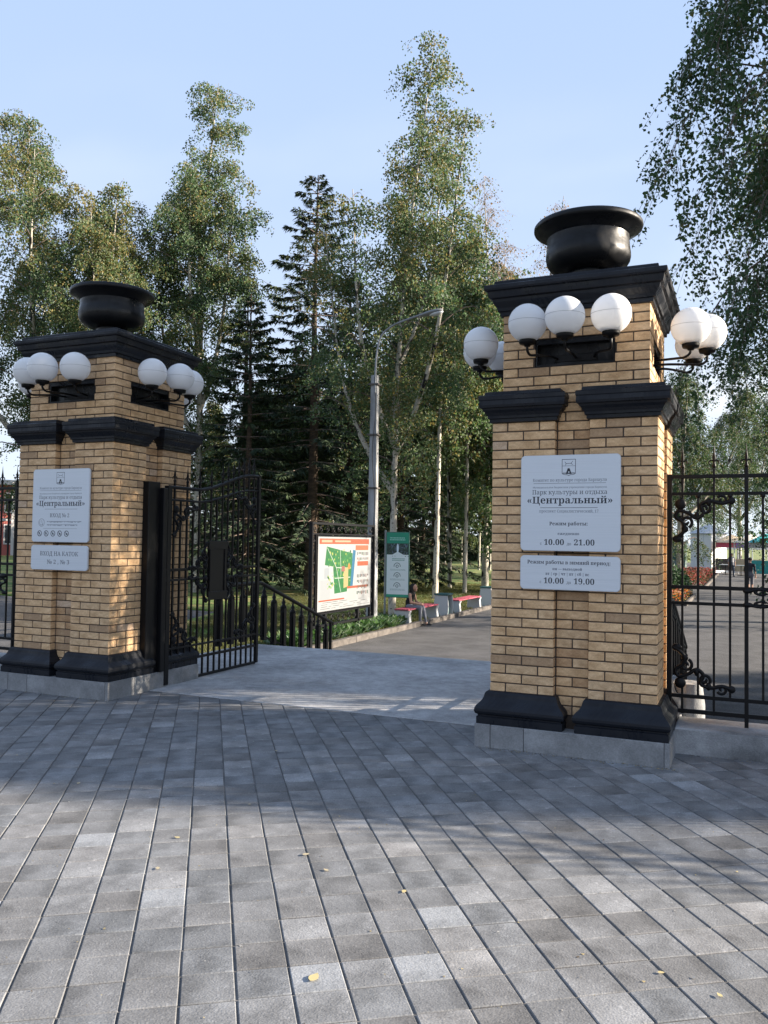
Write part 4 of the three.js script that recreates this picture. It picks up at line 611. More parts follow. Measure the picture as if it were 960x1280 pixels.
// ---------------------------------------------------------------- trees
const randDir = (r) => { const a = r() * 6.2832, y = r() * 2 - 1, q = Math.sqrt(1 - y * y); return V(Math.cos(a) * q, y, Math.sin(a) * q); };
function birchGeo(o) {
  const r = rng(o.seed), wood = new MB(), br = new MB(), lf = new MB(), H = o.H; let budget = o.leaves;
  const leaders = [];
  const main = []; for (let k = 0; k <= 14; k++) { const t = k / 14; main.push(V((o.lean?.[0] ?? 0) * t * t * H + Math.sin(t * 5 + o.seed) * 0.012 * H * t, H * t * 0.98, (o.lean?.[1] ?? 0) * t * t * H + Math.cos(t * 4 + o.seed) * 0.012 * H * t)); }
  leaders.push({ pts: main, r0: o.r0, t0: o.cb });
  for (const [t, az, lean, len] of o.forks || []) { const base = main[Math.round(t * 14)], pts = []; for (let k = 0; k <= 9; k++) { const s = k / 9, out = lean * (1 - Math.exp(-2.2 * s)); pts.push(V(base.x + Math.cos(az) * out * len * 0.6 + Math.sin(s * 6 + az) * 0.05, base.y + len * s * (1 - 0.1 * lean), base.z + Math.sin(az) * out * len * 0.6)); } leaders.push({ pts, r0: o.r0 * (1 - t) * 0.75 + 0.015, t0: 0.18 }); }
  const at = (pts, t) => { const f = clamp(t, 0, 0.9999) * (pts.length - 1), k = Math.floor(f); return pts[k].clone().lerp(pts[k + 1], f - k); };
  const twigs = [];
  for (const L of leaders) {
    wood.tube(L.pts, L.pts.map((_, k) => Math.max(0.008, L.r0 * Math.pow(1 - k / (L.pts.length - 1), 0.85))), 8);
    const span = L.pts[L.pts.length - 1].distanceTo(L.pts[0]), n = Math.round(o.density * span * (1 - L.t0)); const a0 = r() * 6;
    for (let k = 0; k < n; k++) {
      const t = L.t0 + (1 - L.t0) * Math.pow((k + r() * 0.8) / n, 0.92), P = at(L.pts, t), az = a0 + k * 2.4 + (r() - 0.5) * 0.9, hT = (t - L.t0) / (1 - L.t0);
      const shape = o.shape ? o.shape(hT) : Math.min(1, 0.55 + hT * 1.6) * Math.pow(1 - hT, 0.65) + 0.16; const len = o.spread * shape * (0.55 + r() * 0.7) * (L === leaders[0] ? 1 : 0.75); const rise = (0.9 + hT * 0.9) * (1 - 0.3 * r()), dir = V(Math.cos(az), rise, Math.sin(az)).normalize();
      const pts = []; for (let q = 0; q <= 6; q++) { const s = q / 6; pts.push(V(P.x + dir.x * len * s, P.y + dir.y * len * s * (1 - 0.15 * s) - o.weep * len * s * s * s * 0.75, P.z + dir.z * len * s)); }
      br.tube(pts, pts.map((_, q) => mix(Math.max(0.007, L.r0 * 0.22 * (1 - t) + 0.008), 0.003, q / 6)), 4, false);
      const gap = r() < (o.gaps ?? 0.12) ? 0.25 : 1, m = Math.round((o.twigs ?? 9) * (0.7 + len * 0.8) * gap);
      const clumpTint = r();
      for (let q = 0; q < m; q++) { const s = 0.22 + 0.78 * Math.pow(r(), 0.7), X = at(pts, s), out = randDir(r); out.y = out.y * 0.5 - o.weep * (0.6 + r()); out.x += dir.x * 0.35; out.z += dir.z * 0.35; out.normalize(); twigs.push([X, out, (o.twigLen ?? 0.95) * (0.4 + r() * 0.9) * (0.7 + 0.3 * (1 - hT)), clumpTint, hT, gap]); }
    }
  }
  const per = budget / twigs.length;
  for (const [X, d, len, tint, hT, gap] of twigs) {
    const bend = V(0, -o.weep * 0.5, 0), tip = X.clone().addScaledVector(d, len).addScaledVector(bend, len * 0.4);
    if (o.twigWood) br.tube([X, X.clone().addScaledVector(d, len * 0.5).addScaledVector(bend, len * 0.1), tip], [0.0035, 0.0028, 0.002], 3, false);
    const n = Math.floor(per * (0.5 + r()) + r() * 0.6);
    for (let k = 0; k < n; k++) {
      const s = 0.06 + 0.94 * Math.sqrt((k + r()) / n), j = randDir(r), J = o.jit ?? 0.13, x = X.x + d.x * len * s + j.x * J, y = X.y + d.y * len * s + bend.y * len * 0.4 * s * s + j.y * J, z = X.z + d.z * len * s + j.z * J;
      const dn = randDir(r); dn.y -= 0.8; dn.normalize(); const sd = randDir(r); sd.addScaledVector(dn, -sd.dot(dn)).normalize();
      const q = r(), yel = clamp((o.yellow ?? 0.2) * (0.5 + hT * 0.8 + (tint - 0.5) * 1.6)); const b = 0.78 + r() * 0.5;
      if (q < yel) lf.col = [0.22 * b, 0.175 * b, 0.05 * b]; else if (q < yel * 2.4) lf.col = [0.125 * b, 0.145 * b, 0.042 * b]; else lf.col = [mix(0.068, 0.1, tint) * b, mix(0.125, 0.152, tint) * b, 0.048 * b];
      if (o.tint) lf.col = lf.col.map((v, k2) => v * o.tint[k2]);
      const S = o.leaf * (0.75 + r() * 0.5); lf.leaf(x, y, z, dn.x, dn.y, dn.z, sd.x, sd.y, sd.z, S, S * 0.74);
    }
  }
  return { trunk: wood.geo(), branches: br.geo(), crown: lf.geo() };
}
function spruceGeo(o) {
  const r = rng(o.seed), wood = new MB(), br = new MB(), lf = new MB(), H = o.H; const pts = []; for (let k = 0; k <= 10; k++) pts.push(V(Math.sin(k * 0.9 + o.seed) * 0.02, H * k / 10, Math.cos(k * 0.7) * 0.02)); wood.tube(pts, pts.map((_, k) => mix(o.r0, 0.012, k / 10)), 8);
  const whorls = Math.round(H * 2.9);
  for (let w = 0; w < whorls; w++) {
    const t = o.cb + (1 - o.cb) * (w + r() * 0.6) / whorls, y = H * t, n = 5 + Math.floor(r() * 3), a0 = r() * 6; const R = o.spread * Math.pow(1 - (t - o.cb) / (1 - o.cb), 0.72) + 0.24;
    for (let k = 0; k < n; k++) {
      if (r() < 0.13) continue; const az = a0 + k / n * 6.2832 + (r() - 0.5) * 0.5, len = R * (0.6 + r() * 0.5), cx = Math.cos(az), cz = Math.sin(az), up = 0.35 * t - 0.12, P = [];
      for (let q = 0; q <= 5; q++) { const s = q / 5; P.push(V(cx * len * s, y + up * len * s - (0.42 - 0.3 * t) * len * s * s + 0.16 * len * s * s * s, cz * len * s)); } br.tube(P, P.map((_, q) => mix(0.018, 0.004, q / 5)), 4, false);
      const m = Math.round(len * o.sprays * 0.8 + 6);
      for (let q = 0; q < m; q++) {
        const s = 0.12 + 0.88 * Math.sqrt(r()), f = s * 5, i0 = Math.min(4, Math.floor(f)), X = P[i0].clone().lerp(P[i0 + 1], f - i0), side = r() < 0.5 ? -1 : 1, L = (0.12 + 0.3 * (1 - s * 0.6) * r()) * (0.5 + 0.5 * Math.min(1, len));
        const d = V(cx * 0.75 - cz * side * 0.75, -0.25 - r() * 0.6, cz * 0.75 + cx * side * 0.75).normalize(), sd = V(0, 1, 0).cross(d).normalize().lerp(randDir(r), 0.45).normalize(); const b = 0.7 + r() * 0.6; lf.col = [0.026 * b, 0.046 * b, 0.024 * b]; if (s > 0.75) lf.col = [0.04 * b, 0.066 * b, 0.026 * b];
        for (let e = 0; e < 3; e++) { const jd = d.clone().lerp(randDir(r), 0.3).normalize(); lf.leaf(X.x, X.y, X.z, jd.x, jd.y, jd.z, sd.x, sd.y, sd.z, L * (0.7 + r() * 0.5), 0.04 + 0.014 * r()); }
      }
    }
  }
  return { trunk: wood.geo(), branches: br.geo(), crown: lf.geo() };
}
function plant(name, label, category, G, x, z, turn, scale, group, mats = [M.birchBark, M.twig, M.leaf]) {
  const P = FAR(x, z), t = thing(name, label, category, [P[0], YG - 0.03, P[1]], turn, group); t.scale.set(...(Array.isArray(scale) ? scale : [scale, scale, scale]).map((v) => v * K));
  part('trunk', G.trunk, mats[0], t); part('branches', G.branches, mats[1], t); part('crown', G.crown, mats[2], t); return t;
}
const SPR = [M.darkBark, M.twig, M.needle];
// individually shaped trees behind the gate
const broad = (h) => Math.min(1, 0.5 + h * 1.6) * Math.pow(1 - h, 0.42) * 0.92 + 0.16;
const plume = (h) => Math.min(1, 0.45 + h * 2.2) * Math.pow(1 - h, 0.8) * 0.95 + 0.2;
plant('birch_tree', 'tallest birch with yellowing plumes directly behind the light pole', 'tree', birchGeo({ seed: 3, H: 12.6, r0: 0.085, cb: 0.2, lean: [0.05, 0], forks: [[0.24, 3.0, 0.5, 6.0], [0.3, 0.6, 0.5, 7.2], [0.36, 4.6, 0.4, 6.6], [0.3, 2.2, 0.45, 5.6], [0.45, 5.6, 0.35, 6.0]], density: 3.4, spread: 1.95, shape: plume, weep: 0.6, leaves: 64000, leaf: 0.056, twigs: 8, yellow: 0.2, gaps: 0.4 }), -4.91, -9.84, 0.2, 1);
plant('birch_tree', 'tall birch with forked white trunk leaning right, left of the dark spruce', 'tree', birchGeo({ seed: 8, H: 15.6, r0: 0.13, cb: 0.22, lean: [0.02, 0], forks: [[0.36, 0.2, 0.25, 7.2], [0.3, 3.3, 0.42, 7.0], [0.42, 1.9, 0.3, 6.0], [0.5, 4.4, 0.35, 5.5]], density: 3.5, spread: 2.7, shape: broad, weep: 0.75, leaves: 84000, leaf: 0.066, twigs: 8, yellow: 0.14, gaps: 0.3 }), -12.9, -13.75, 0.5, 1);
plant('birch_tree', 'broad weeping birch with golden outer leaves at the left edge', 'tree', birchGeo({ seed: 14, H: 14.0, r0: 0.13, cb: 0.2, lean: [-0.05, 0], forks: [[0.3, 3.4, 0.8, 8.0], [0.34, 0.4, 0.6, 7.0], [0.42, 2.0, 0.6, 6.5], [0.3, 5.0, 0.7, 7.0]], density: 3.5, spread: 3.1, shape: broad, weep: 0.85, leaves: 90000, leaf: 0.066, twigs: 8, yellow: 0.2, gaps: 0.26 }), -16.6, -11.4, 1.1, 1);
plant('birch_tree', 'birch with bright white trunk rising behind the left urn', 'tree', birchGeo({ seed: 21, H: 11.8, r0: 0.11, cb: 0.3, lean: [0.0, 0], forks: [[0.5, 0.1, 0.7, 4.6], [0.55, 3.2, 0.6, 4.2], [0.62, 5.3, 0.6, 3.8]], density: 3.4, spread: 2.5, shape: plume, weep: 0.75, leaves: 50000, leaf: 0.066, twigs: 8, yellow: 0.2, gaps: 0.26 }), -14.1, -11.2, 2.0, 1);
const spA = spruceGeo({ seed: 5, H: 12.4, r0: 0.19, cb: 0.12, spread: 2.7, sprays: 40 }), spB = spruceGeo({ seed: 9, H: 9, r0: 0.15, cb: 0.1, spread: 2.0, sprays: 32 });
plant('spruce_tree', 'tallest dark spruce, left of the light pole above the map board', 'tree', spA, -9.58, -14.76, 0.3, 1, undefined, SPR);
plant('spruce_tree', 'shorter dark spruce just left of the tallest spruce', 'tree', spB, -10.9, -13.4, 0.9, 0.96, undefined, SPR);
plant('spruce_tree', 'dark spruce right of the tallest spruce, behind the map board', 'tree', spB, -7.9, -17.5, 2.2, [0.95, 0.9, 0.95], undefined, SPR);
plant('spruce_tree', 'dark spruce filling the gap between the tallest spruce and the light pole', 'tree', spB, -9.6, -17.2, 5.1, [1.1, 1.12, 1.1], undefined, SPR);
plant('spruce_tree', 'dark spruce behind the open gate leaf', 'tree', spB, -12.6, -15.8, 4.2, [1.2, 1.05, 1.2], undefined, SPR);
plant('birch_tree', 'birch with thick spotted white trunk behind the benches', 'tree', birchGeo({ seed: 33, H: 10.4, r0: 0.09, cb: 0.42, lean: [0.05, 0], forks: [[0.5, 0.3, 0.6, 4.4], [0.55, 3.0, 0.5, 4.0]], density: 4, spread: 2.0, shape: plume, weep: 0.8, leaves: 34000, leaf: 0.085, twigs: 9, yellow: 0.2 }), -5.97, -15.4, 0.4, 1);
plant('birch_tree', 'nearly bare pinkish birch standing behind the tallest birch', 'tree', birchGeo({ seed: 37, H: 15.3, r0: 0.13, cb: 0.3, lean: [0.0, 0], forks: [[0.4, 0.2, 0.6, 8.0], [0.36, 3.0, 0.5, 6.6], [0.5, 5.2, 0.5, 6]], density: 3.4, spread: 1.9, shape: plume, weep: 0.7, leaves: 7000, leaf: 0.07, twigs: 14, twigWood: true, yellow: 0.5, tint: [1.2, 0.95, 1.3] }), -6.5, -22.0, 0.4, 1, undefined, [M.birchBark, std({ color: lin(0.3, 0.23, 0.22), roughness: 0.9 }), M.leaf]);
// reusable birches
const bg = [birchGeo({ seed: 51, H: 11.5, r0: 0.075, cb: 0.3, forks: [[0.45, 1, 0.5, 5], [0.5, 4, 0.5, 4.6]], density: 3.4, spread: 2.5, shape: plume, weep: 0.75, leaves: 24000, leaf: 0.115, twigs: 9, yellow: 0.14 }), birchGeo({ seed: 57, H: 12.5, r0: 0.08, cb: 0.25, lean: [0.03, 0.02], forks: [[0.35, 2, 0.5, 6.5], [0.5, 5, 0.6, 5]], density: 3.4, spread: 2.6, shape: plume, weep: 0.7, leaves: 24000, leaf: 0.115, twigs: 9, yellow: 0.2 }), birchGeo({ seed: 63, H: 9.5, r0: 0.065, cb: 0.2, lean: [-0.02, 0.03], forks: [[0.3, 0.6, 0.6, 5], [0.36, 3.7, 0.6, 4.6]], density: 3.6, spread: 2.4, shape: plume, weep: 0.8, leaves: 24000, leaf: 0.11, twigs: 9, yellow: 0.1 })];
[[-6.05, -18.3, 0, 1.0, 'slim birch with a thin trunk, right of the thick spotted birch'], [-11.5, -16.9, 2, 0.86, 'thin pale birch trunk between gate leaf and map board'], [-7.3, -20.5, 1, 0.95, 'birch deep in the grove behind the green notice panel'], [-5.4, -21.5, 2, 1.15, 'birch deep in the grove above the farthest bench']].forEach(([x, z, k, s, l], i) => plant('birch_tree', l, 'tree', bg[k], x, z, i * 1.7, s));
{
  const r = rng(99); let n = 0;
  for (let k = 0; k < 46; k++) { // far rows of the grove
    const px = -0.95 + 1.3 * ((k * 0.618) % 1), dep = 29 + 40 * r(); const dir = V(px, 0, 0.5).unproject(camera).sub(camera.position); dir.y = 0; const fwd = V(-Math.sin(0.4129), 0, -Math.cos(0.4129)); dir.multiplyScalar(dep / dir.dot(fwd)); const x = camera.position.x + dir.x, z = camera.position.z + dir.z;
    if (px < -0.9 || (x > -5 && z > -75)) continue;
    const sp = r() < 0.3; plant(sp ? 'spruce_tree' : 'birch_tree', (sp ? 'dark far spruce ' : 'far birch ') + (px < -0.55 ? 'of the back rows, seen behind the left pillar' : px < -0.3 ? 'of the back rows, seen beyond the open gate leaf' : px < 0 ? 'of the back rows, seen above the map board' : 'of the back rows, seen between light pole and right pillar'), 'tree', sp ? (n % 2 ? spA : spB) : bg[n % 3], x, z, r() * 6, 0.8 + r() * 0.35, sp ? 'far spruces of the grove' : 'far birches of the grove', sp ? SPR : undefined); n++;
  }
}
{ // bushes closing the view under the far trees
  const r = rng(707), m = new MB(); for (let k = 0; k < 3600; k++) { const u = randDir(r), q0 = 0.7 + 0.3 * r(), f = 1 + 0.35 * Math.sin(u.x * 5 + 1) * Math.cos(u.z * 4), x = u.x * 2.2 * q0 * f, y = 0.05 + Math.abs(u.y) * 2.3 * q0 * f, z = u.z * 1.2 * q0, d = randDir(r), q = randDir(r); q.addScaledVector(d, -q.dot(d)).normalize(); const b = 0.6 + r() * 0.7; m.col = [0.05 * b, 0.085 * b, 0.03 * b]; m.leaf(x, y, z, d.x, d.y, d.z, q.x, q.y, q.z, 0.2, 0.14); }
  const G = m.geo(), st = tubeGeo([[0, 0, 0], [0.05, 0.7, 0], [0, 1.5, 0.05]], 0.05, 6);
  for (let k = 0; k < 26; k++) { const px = -0.82 + 1.2 * k / 25, dep = 92 + 20 * r(), dir = V(px, 0, 0.5).unproject(camera).sub(camera.position); dir.y = 0; dir.multiplyScalar(dep / (-dir.x * Math.sin(0.4129) - dir.z * Math.cos(0.4129))); const t = thing('far_bush', 'low dark bush among those closing the view under the far trees', 'bush', [camera.position.x + dir.x, YG, camera.position.z + dir.z], 0.41 + (r() - 0.5) * 0.5, 'far bushes under the trees'); t.scale.set(1.5 + r() * 0.7, 1.1 + r() * 1.1, 1.4); part('foliage', G, M.leaf, t); part('stem', st, M.twig, t); }
}
// weeping birch near the right edge, its trunk outside the picture
const weepG = birchGeo({ seed: 71, H: 12.5, r0: 0.2, cb: 0.24, lean: [-0.01, 0], forks: [[0.3, 3.1, 0.6, 8.5], [0.34, 4.2, 0.6, 8], [0.3, 2.0, 0.6, 8], [0.4, 0.4, 0.5, 7.5], [0.42, 5.4, 0.5, 7.0]], density: 5.6, spread: 3.5, shape: (h) => Math.min(1, 0.8 + h) * Math.pow(1 - h, 0.5) + 0.2, weep: 1.25, leaves: 180000, leaf: 0.06, twigs: 12, twigLen: 1.0, twigWood: true, yellow: 0.06, jit: 0.085, gaps: 0.2, tint: [0.6, 0.72, 0.7] });
plant('weeping_birch', 'large weeping birch whose hanging branches fill the upper right corner', 'tree', weepG, 2 + (5.0 - 2) / K, 6.42 + (-5.6 - 6.42) / K, 0, 1.06 / K);
plant('weeping_birch', 'second large weeping birch, its dark branches hanging over the right fence', 'tree', weepG, 2 + (4.9 - 2) / K, 6.42 + (-9.6 - 6.42) / K, 2.6, 0.98 / K);
plant('weeping_birch', 'third weeping birch, between the two larger ones right of the fence', 'tree', weepG, 2 + (5.7 - 2) / K, 6.42 + (-7.6 - 6.42) / K, 4.3, 0.95 / K);
const weepB = birchGeo({ seed: 77, H: 12, r0: 0.18, cb: 0.16, forks: [[0.25, 3.1, 0.9, 8], [0.3, 0.9, 0.9, 7.6], [0.35, 5.0, 0.8, 7]], density: 3.6, spread: 2.9, shape: (h) => Math.min(1, 0.9 + h) * Math.pow(1 - h, 0.5) + 0.2, weep: 1.0, leaves: 52000, leaf: 0.085, twigs: 11, twigLen: 1.0, yellow: 0.1, gaps: 0.2, tint: [0.58, 0.66, 0.66] });
plant('weeping_birch', 'weeping birch hanging low over the alley beyond the right fence', 'tree', weepB, 5.4, -14.5, 0.6, 1);
[[6.5, -25, 1.1, 'second weeping birch along the right side of the alley'], [4.6, -38, 1.05, 'weeping birch beside the bright stalls'], [-0.6, -31, 0.8, 'weeping birch behind the flower beds'], [7.5, -52, 1.15, 'weeping birch beyond the stalls on the right'], [1.5, -66, 1.1, 'birch closing the end of the alley'], [-3.2, -60, 1.15, 'birch at the end of the alley, left of the white tent']].forEach(([x, z, s, l], i) => plant('weeping_birch', l, 'tree', weepB, x, z, i * 1.3 + 1, s));
// park trees further along the fence to the right, which throw the evening shade over the gateway
[[23, -14.5, 1, 1.1], [17.5, -12.5, 0, 1], [29, -17, 1, 1.15], [25, -17.5, 2, 1.1], [33, -19, 0, 1.1], [19.5, -3.5, 2, 0.62], [23, -9.0, 0, [0.5, 1, 0.5]], [28.5, -11.2, 1, [0.55, 1, 0.55]], [26, -13.6, 0, [0.5, 1.05, 0.5]], [17, -6.3, 2, [0.42, 0.66, 0.42]]].forEach(([x, z, k, s], i) => plant('birch_tree', 'birch of the row along the fence to the right of the gate', 'tree', bg[k], 2 + (x - 2) / K, 6.42 + (z - 6.42) / K, i * 0.9, Array.isArray(s) ? s.map((v) => v / K) : s / K, 'birches along the fence to the right'));

// ---------------------------------------------------------------- grass, plants, fallen leaves
{
  const r = rng(444), m = new MB(); // one tuft of blades
  for (let k = 0; k < 7; k++) { const a = r() * 6.28, d = V(Math.cos(a) * 0.4, 1, Math.sin(a) * 0.4).normalize(); m.col = [0.065 + r() * 0.04, 0.085 + r() * 0.035, 0.025]; m.leaf((r() - 0.5) * 0.08, 0, (r() - 0.5) * 0.08, d.x, d.y, d.z, Math.sin(a), 0, -Math.cos(a), 0.05 + r() * 0.05, 0.008); }
  const N = 34000, im = new THREE.InstancedMesh(m.geo(), M.leaf, N), q = new THREE.Matrix4(), e = new THREE.Euler(), cc = new THREE.Color(); let n = 0;
  for (let k = 0; k < N * 4 && n < N; k++) { const z = -4.6 - 32 * Math.pow(r(), 1.5), x = -5.15 - 18 * r(); if (x > -6.5 && z < -7.6) continue; if (x < -9.2 && z > -3.5 + (x + 9.2) * 3.4) continue; if (fbm(x * 0.5 + 50, z * 0.5 + 50, 0, 8, 3) > 0.6 && r() < 0.7) continue; q.makeRotationFromEuler(e.set(0, r() * 6.28, 0)); const s = 0.7 + r() * 0.8; q.scale(V(s, s, s)); q.setPosition(x, YG + 0.045, z); im.setMatrixAt(n, q); const y = r(); im.setColorAt(n, cc.setRGB(1 + y * 0.5, 1 + y * 0.15, 1)); n++; }
  im.count = n; im.name = 'grass'; im.userData = { kind: 'stuff', label: 'short green grass on the park lawn', category: 'grass' }; im.castShadow = im.receiveShadow = true; scene.add(im);
}
{
  const r = rng(321), m = new MB(); // leafy ground cover along the kerb
  for (let k = 0; k < 900; k++) { const z = -8.5 - 6.2 * r(), x = -6.45 - 1.0 * r() * (0.5 + 0.5 * r()), y0 = YG + 0.06 + r() * 0.1; for (let q = 0; q < 7; q++) { const a = r() * 6.28, d = V(Math.cos(a), 0.35 + r() * 0.9, Math.sin(a)).normalize(), s = V(-Math.sin(a), 0, Math.cos(a)); const b = 0.7 + r() * 0.6; m.col = [0.07 * b, 0.15 * b, 0.035 * b]; m.leaf(x, y0 + r() * 0.1, z, d.x, d.y, d.z, s.x, s.y, s.z, 0.11 + r() * 0.12, 0.075 + r() * 0.05); } }
  struct('ground_cover', m.geo(), M.leaf, 'leafy green ground cover along the kerb under the map board', 'stuff', 'plants');
}
{
  const sh = new THREE.Shape(); sh.moveTo(0, -0.5); sh.quadraticCurveTo(0.42, -0.2, 0.3, 0.15); sh.quadraticCurveTo(0.2, 0.4, 0, 0.6); sh.quadraticCurveTo(-0.2, 0.4, -0.34, 0.1); sh.quadraticCurveTo(-0.4, -0.25, 0, -0.5);
  const mk = (curl) => { const g = new THREE.ExtrudeGeometry(sh, { depth: 0.012, bevelEnabled: false, curveSegments: 6 }); g.rotateX(-Math.PI / 2); const p = g.attributes.position; for (let k = 0; k < p.count; k++) p.setY(k, p.getY(k) + curl * (p.getX(k) ** 2 + 0.5 * p.getZ(k) ** 2)); g.computeVertexNormals(); return g; };
  const G = [mk(0.5), mk(0.9), mk(0.25)], cols = [std({ color: lin(0.5, 0.41, 0.2), roughness: 0.7 }), std({ color: lin(0.4, 0.34, 0.22), roughness: 0.8 }), std({ color: lin(0.42, 0.22, 0.08), roughness: 0.8 })];
  // picture position -> place on the pavement
  const put = (px, py) => { const d = V(px / 480 - 1, 1 - py / 640, 0.5).unproject(camera).sub(camera.position); d.multiplyScalar(-camera.position.y / d.y); return d.add(camera.position); };
  [[392, 1224, 0.075, 0, 'largest yellow fallen leaf, lying in the sunlit front of the plaza'], [222, 1048, 0.04, 0, 'small pale leaf in the shade at left of the plaza'], [197, 1086, 0.04, 1, 'small curled leaf at the edge of the shade, left of centre'], [382, 1069, 0.05, 1, 'curled tan leaf near the middle of the plaza'], [408, 1089, 0.04, 1, 'small tan leaf just below the curled leaf in the middle'], [505, 1115, 0.045, 0, 'pale leaf lying in a paver joint right of the middle'], [826, 1217, 0.035, 0, 'yellow leaf speck in the front right sun'], [900, 1246, 0.035, 0, 'yellow leaf speck at the front right corner shade'], [942, 949, 0.06, 2, 'reddish brown leaf at the foot of the right curb'], [345, 939, 0.035, 1, 'pale leaf in the dark shade before the gateway'], [98, 980, 0.04, 1, 'pale leaf in the shade before the left pillar'], [312, 1006, 0.03, 1, 'tiny pale leaf left of the plaza middle']].forEach(([x, y, s, c, l], i) => { const P = put(x, y), o = part('fallen_leaf', G[i % 3], cols[c], scene); o.name = numbered('fallen_leaf'); o.position.set(P.x, 0.004, P.z); o.rotation.y = i * 1.9; o.scale.setScalar(s * 0.72); o.userData = { label: l, category: 'leaf' }; });
}

{ // specks of dry leaf and grit on the pavement, thicker along the plinths and curbs
  const r = rng(5150), m = new MB(); const bit = (x, z, y = 0.003) => { const a = r() * 6.28, d = V(Math.cos(a), 0.15 * r(), Math.sin(a)).normalize(), L = 0.006 + 0.016 * r() * r(), b = 0.5 + r(); m.col = r() < 0.4 ? [0.3 * b, 0.24 * b, 0.12 * b] : r() < 0.5 ? [0.12 * b, 0.09 * b, 0.06 * b] : [0.28 * b, 0.27 * b, 0.25 * b]; m.leaf(x, y, z, d.x, d.y, d.z, -Math.sin(a), 0.1, Math.cos(a), L, L * 0.7); };
  for (let k = 0; k < 900; k++) bit(-6 + 9.5 * r(), -0.4 + 6 * r()); for (let k = 0; k < 420; k++) bit(-0.05 + 1.6 * r(), 0.01 + 0.09 * r() * r()); for (let k = 0; k < 300; k++) bit(-5.3 + 1.55 * r(), -0.05 + 0.1 * r() * r()); for (let k = 0; k < 260; k++) bit(1.5 + 3 * r(), -0.49 + 0.1 * r() * r()); for (let k = 0; k < 200; k++) bit(-3.8 + 3.8 * r(), -0.69 + 0.06 * r());
  struct('leaf_litter', m.geo(), std({ vertexColors: true, roughness: 0.9 }), 'specks of dry leaf and grit scattered over the plaza', 'stuff', 'litter');
}
// ---------------------------------------------------------------- things at the end of the alley
function flowerBed(label, x0, x1, z0, z1, cols, h, seed, n) {
  const b = thing('flower_bed', label, 'flower bed', [FAR((x0 + x1) / 2, 0)[0], YG, FAR(0, (z0 + z1) / 2)[1]]); const r = rng(seed), w = K * (x1 - x0) / 2, d = K * (z0 - z1) / 2; const m = new MB(), f = new MB();
  for (const [a0, a1, c0, c1] of [[-w, w, d - 0.1, d], [-w, w, -d, -d + 0.1], [-w, -w + 0.1, -d + 0.1, d - 0.1], [w - 0.1, w, -d + 0.1, d - 0.1]]) part('edging', cbox(a0, a1, -0.05, 0.14, c0, c1, 0.01), M.kerb, b);
  part('soil', cbox(-w + 0.1, w - 0.1, -0.05, 0.09, -d + 0.1, d - 0.1, 0.01), M.darkBark, b);
  for (let k = 0; k < n; k++) { const x = (r() * 2 - 1) * (w - 0.15), z = (r() * 2 - 1) * (d - 0.15), y = 0.1 + r() * h; for (let q = 0; q < 3; q++) { const a = r() * 6.28, dd = V(Math.cos(a), 0.5 + r(), Math.sin(a)).normalize(); m.col = [0.05, 0.1, 0.03]; m.leaf(x, y - 0.05, z, dd.x, dd.y, dd.z, -Math.sin(a), 0, Math.cos(a), 0.14, 0.07); } const c = cols[Math.floor(r() * cols.length)]; for (let q = 0; q < 3; q++) { const a = q * 2.1 + r(), dd = V(Math.cos(a), 0.7, Math.sin(a)).normalize(); f.col = c; f.leaf(x, y, z, dd.x, dd.y, dd.z, -Math.sin(a), 0, Math.cos(a), 0.09, 0.09); } }
  part('foliage', m.geo(), M.leaf, b, { kind: 'stuff' }); part('blossoms', f.geo(), M.leaf, b, { kind: 'stuff' });
}
flowerBed('nearer flower bed of orange and red blossoms beyond the right fence', -2.2, 0.55, -17.2, -21.5, [[0.75, 0.2, 0.03], [0.7, 0.08, 0.03], [0.75, 0.32, 0.05]], 0.3, 11, 1500);
flowerBed('farther bed of deep red flowers along the alley', -2.2, 0.6, -27, -44, [[0.45, 0.03, 0.03], [0.5, 0.06, 0.04], [0.35, 0.03, 0.02]], 0.5, 12, 2600);
{ const m = new MB(), r = rng(66); for (let k = 0; k < 5200; k++) { const u = randDir(r), s = 0.75 + 0.25 * r(), x = u.x * 1.2 * s, y = 0.1 + Math.abs(u.y) * 0.95 * s, z = u.z * 1.6 * s, d = randDir(r), q = randDir(r); q.addScaledVector(d, -q.dot(d)).normalize(); const b = 0.7 + r() * 0.6; m.col = [0.035 * b, 0.08 * b, 0.025 * b]; m.leaf(x, y, z, d.x, d.y, d.z, q.x, q.y, q.z, 0.1, 0.07); }
  const t = thing('shrub', 'round green shrub between the two flower beds', 'shrub', [FAR(-0.9, 0)[0], YG, FAR(0, -24)[1]]); t.scale.setScalar(K); part('foliage', m.geo(), M.leaf, t); part('stem', tubeGeo([[0, 0, 0], [0.05, 0.4, 0], [0, 0.8, 0.05]], 0.03, 6), M.twig, t);
  const t2 = thing('shrub', 'dark shrub on the grass far left beyond the left fence', 'shrub', [FAR(-21.5, 0)[0], YG, FAR(0, -17)[1]]); t2.scale.setScalar(K); part('foliage', m.geo().scale(0.7, 1.6, 0.5), M.leaf, t2); part('stem', tubeGeo([[0, 0, 0], [0.05, 0.4, 0], [0, 0.8, 0.05]], 0.03, 6), M.twig, t2); }
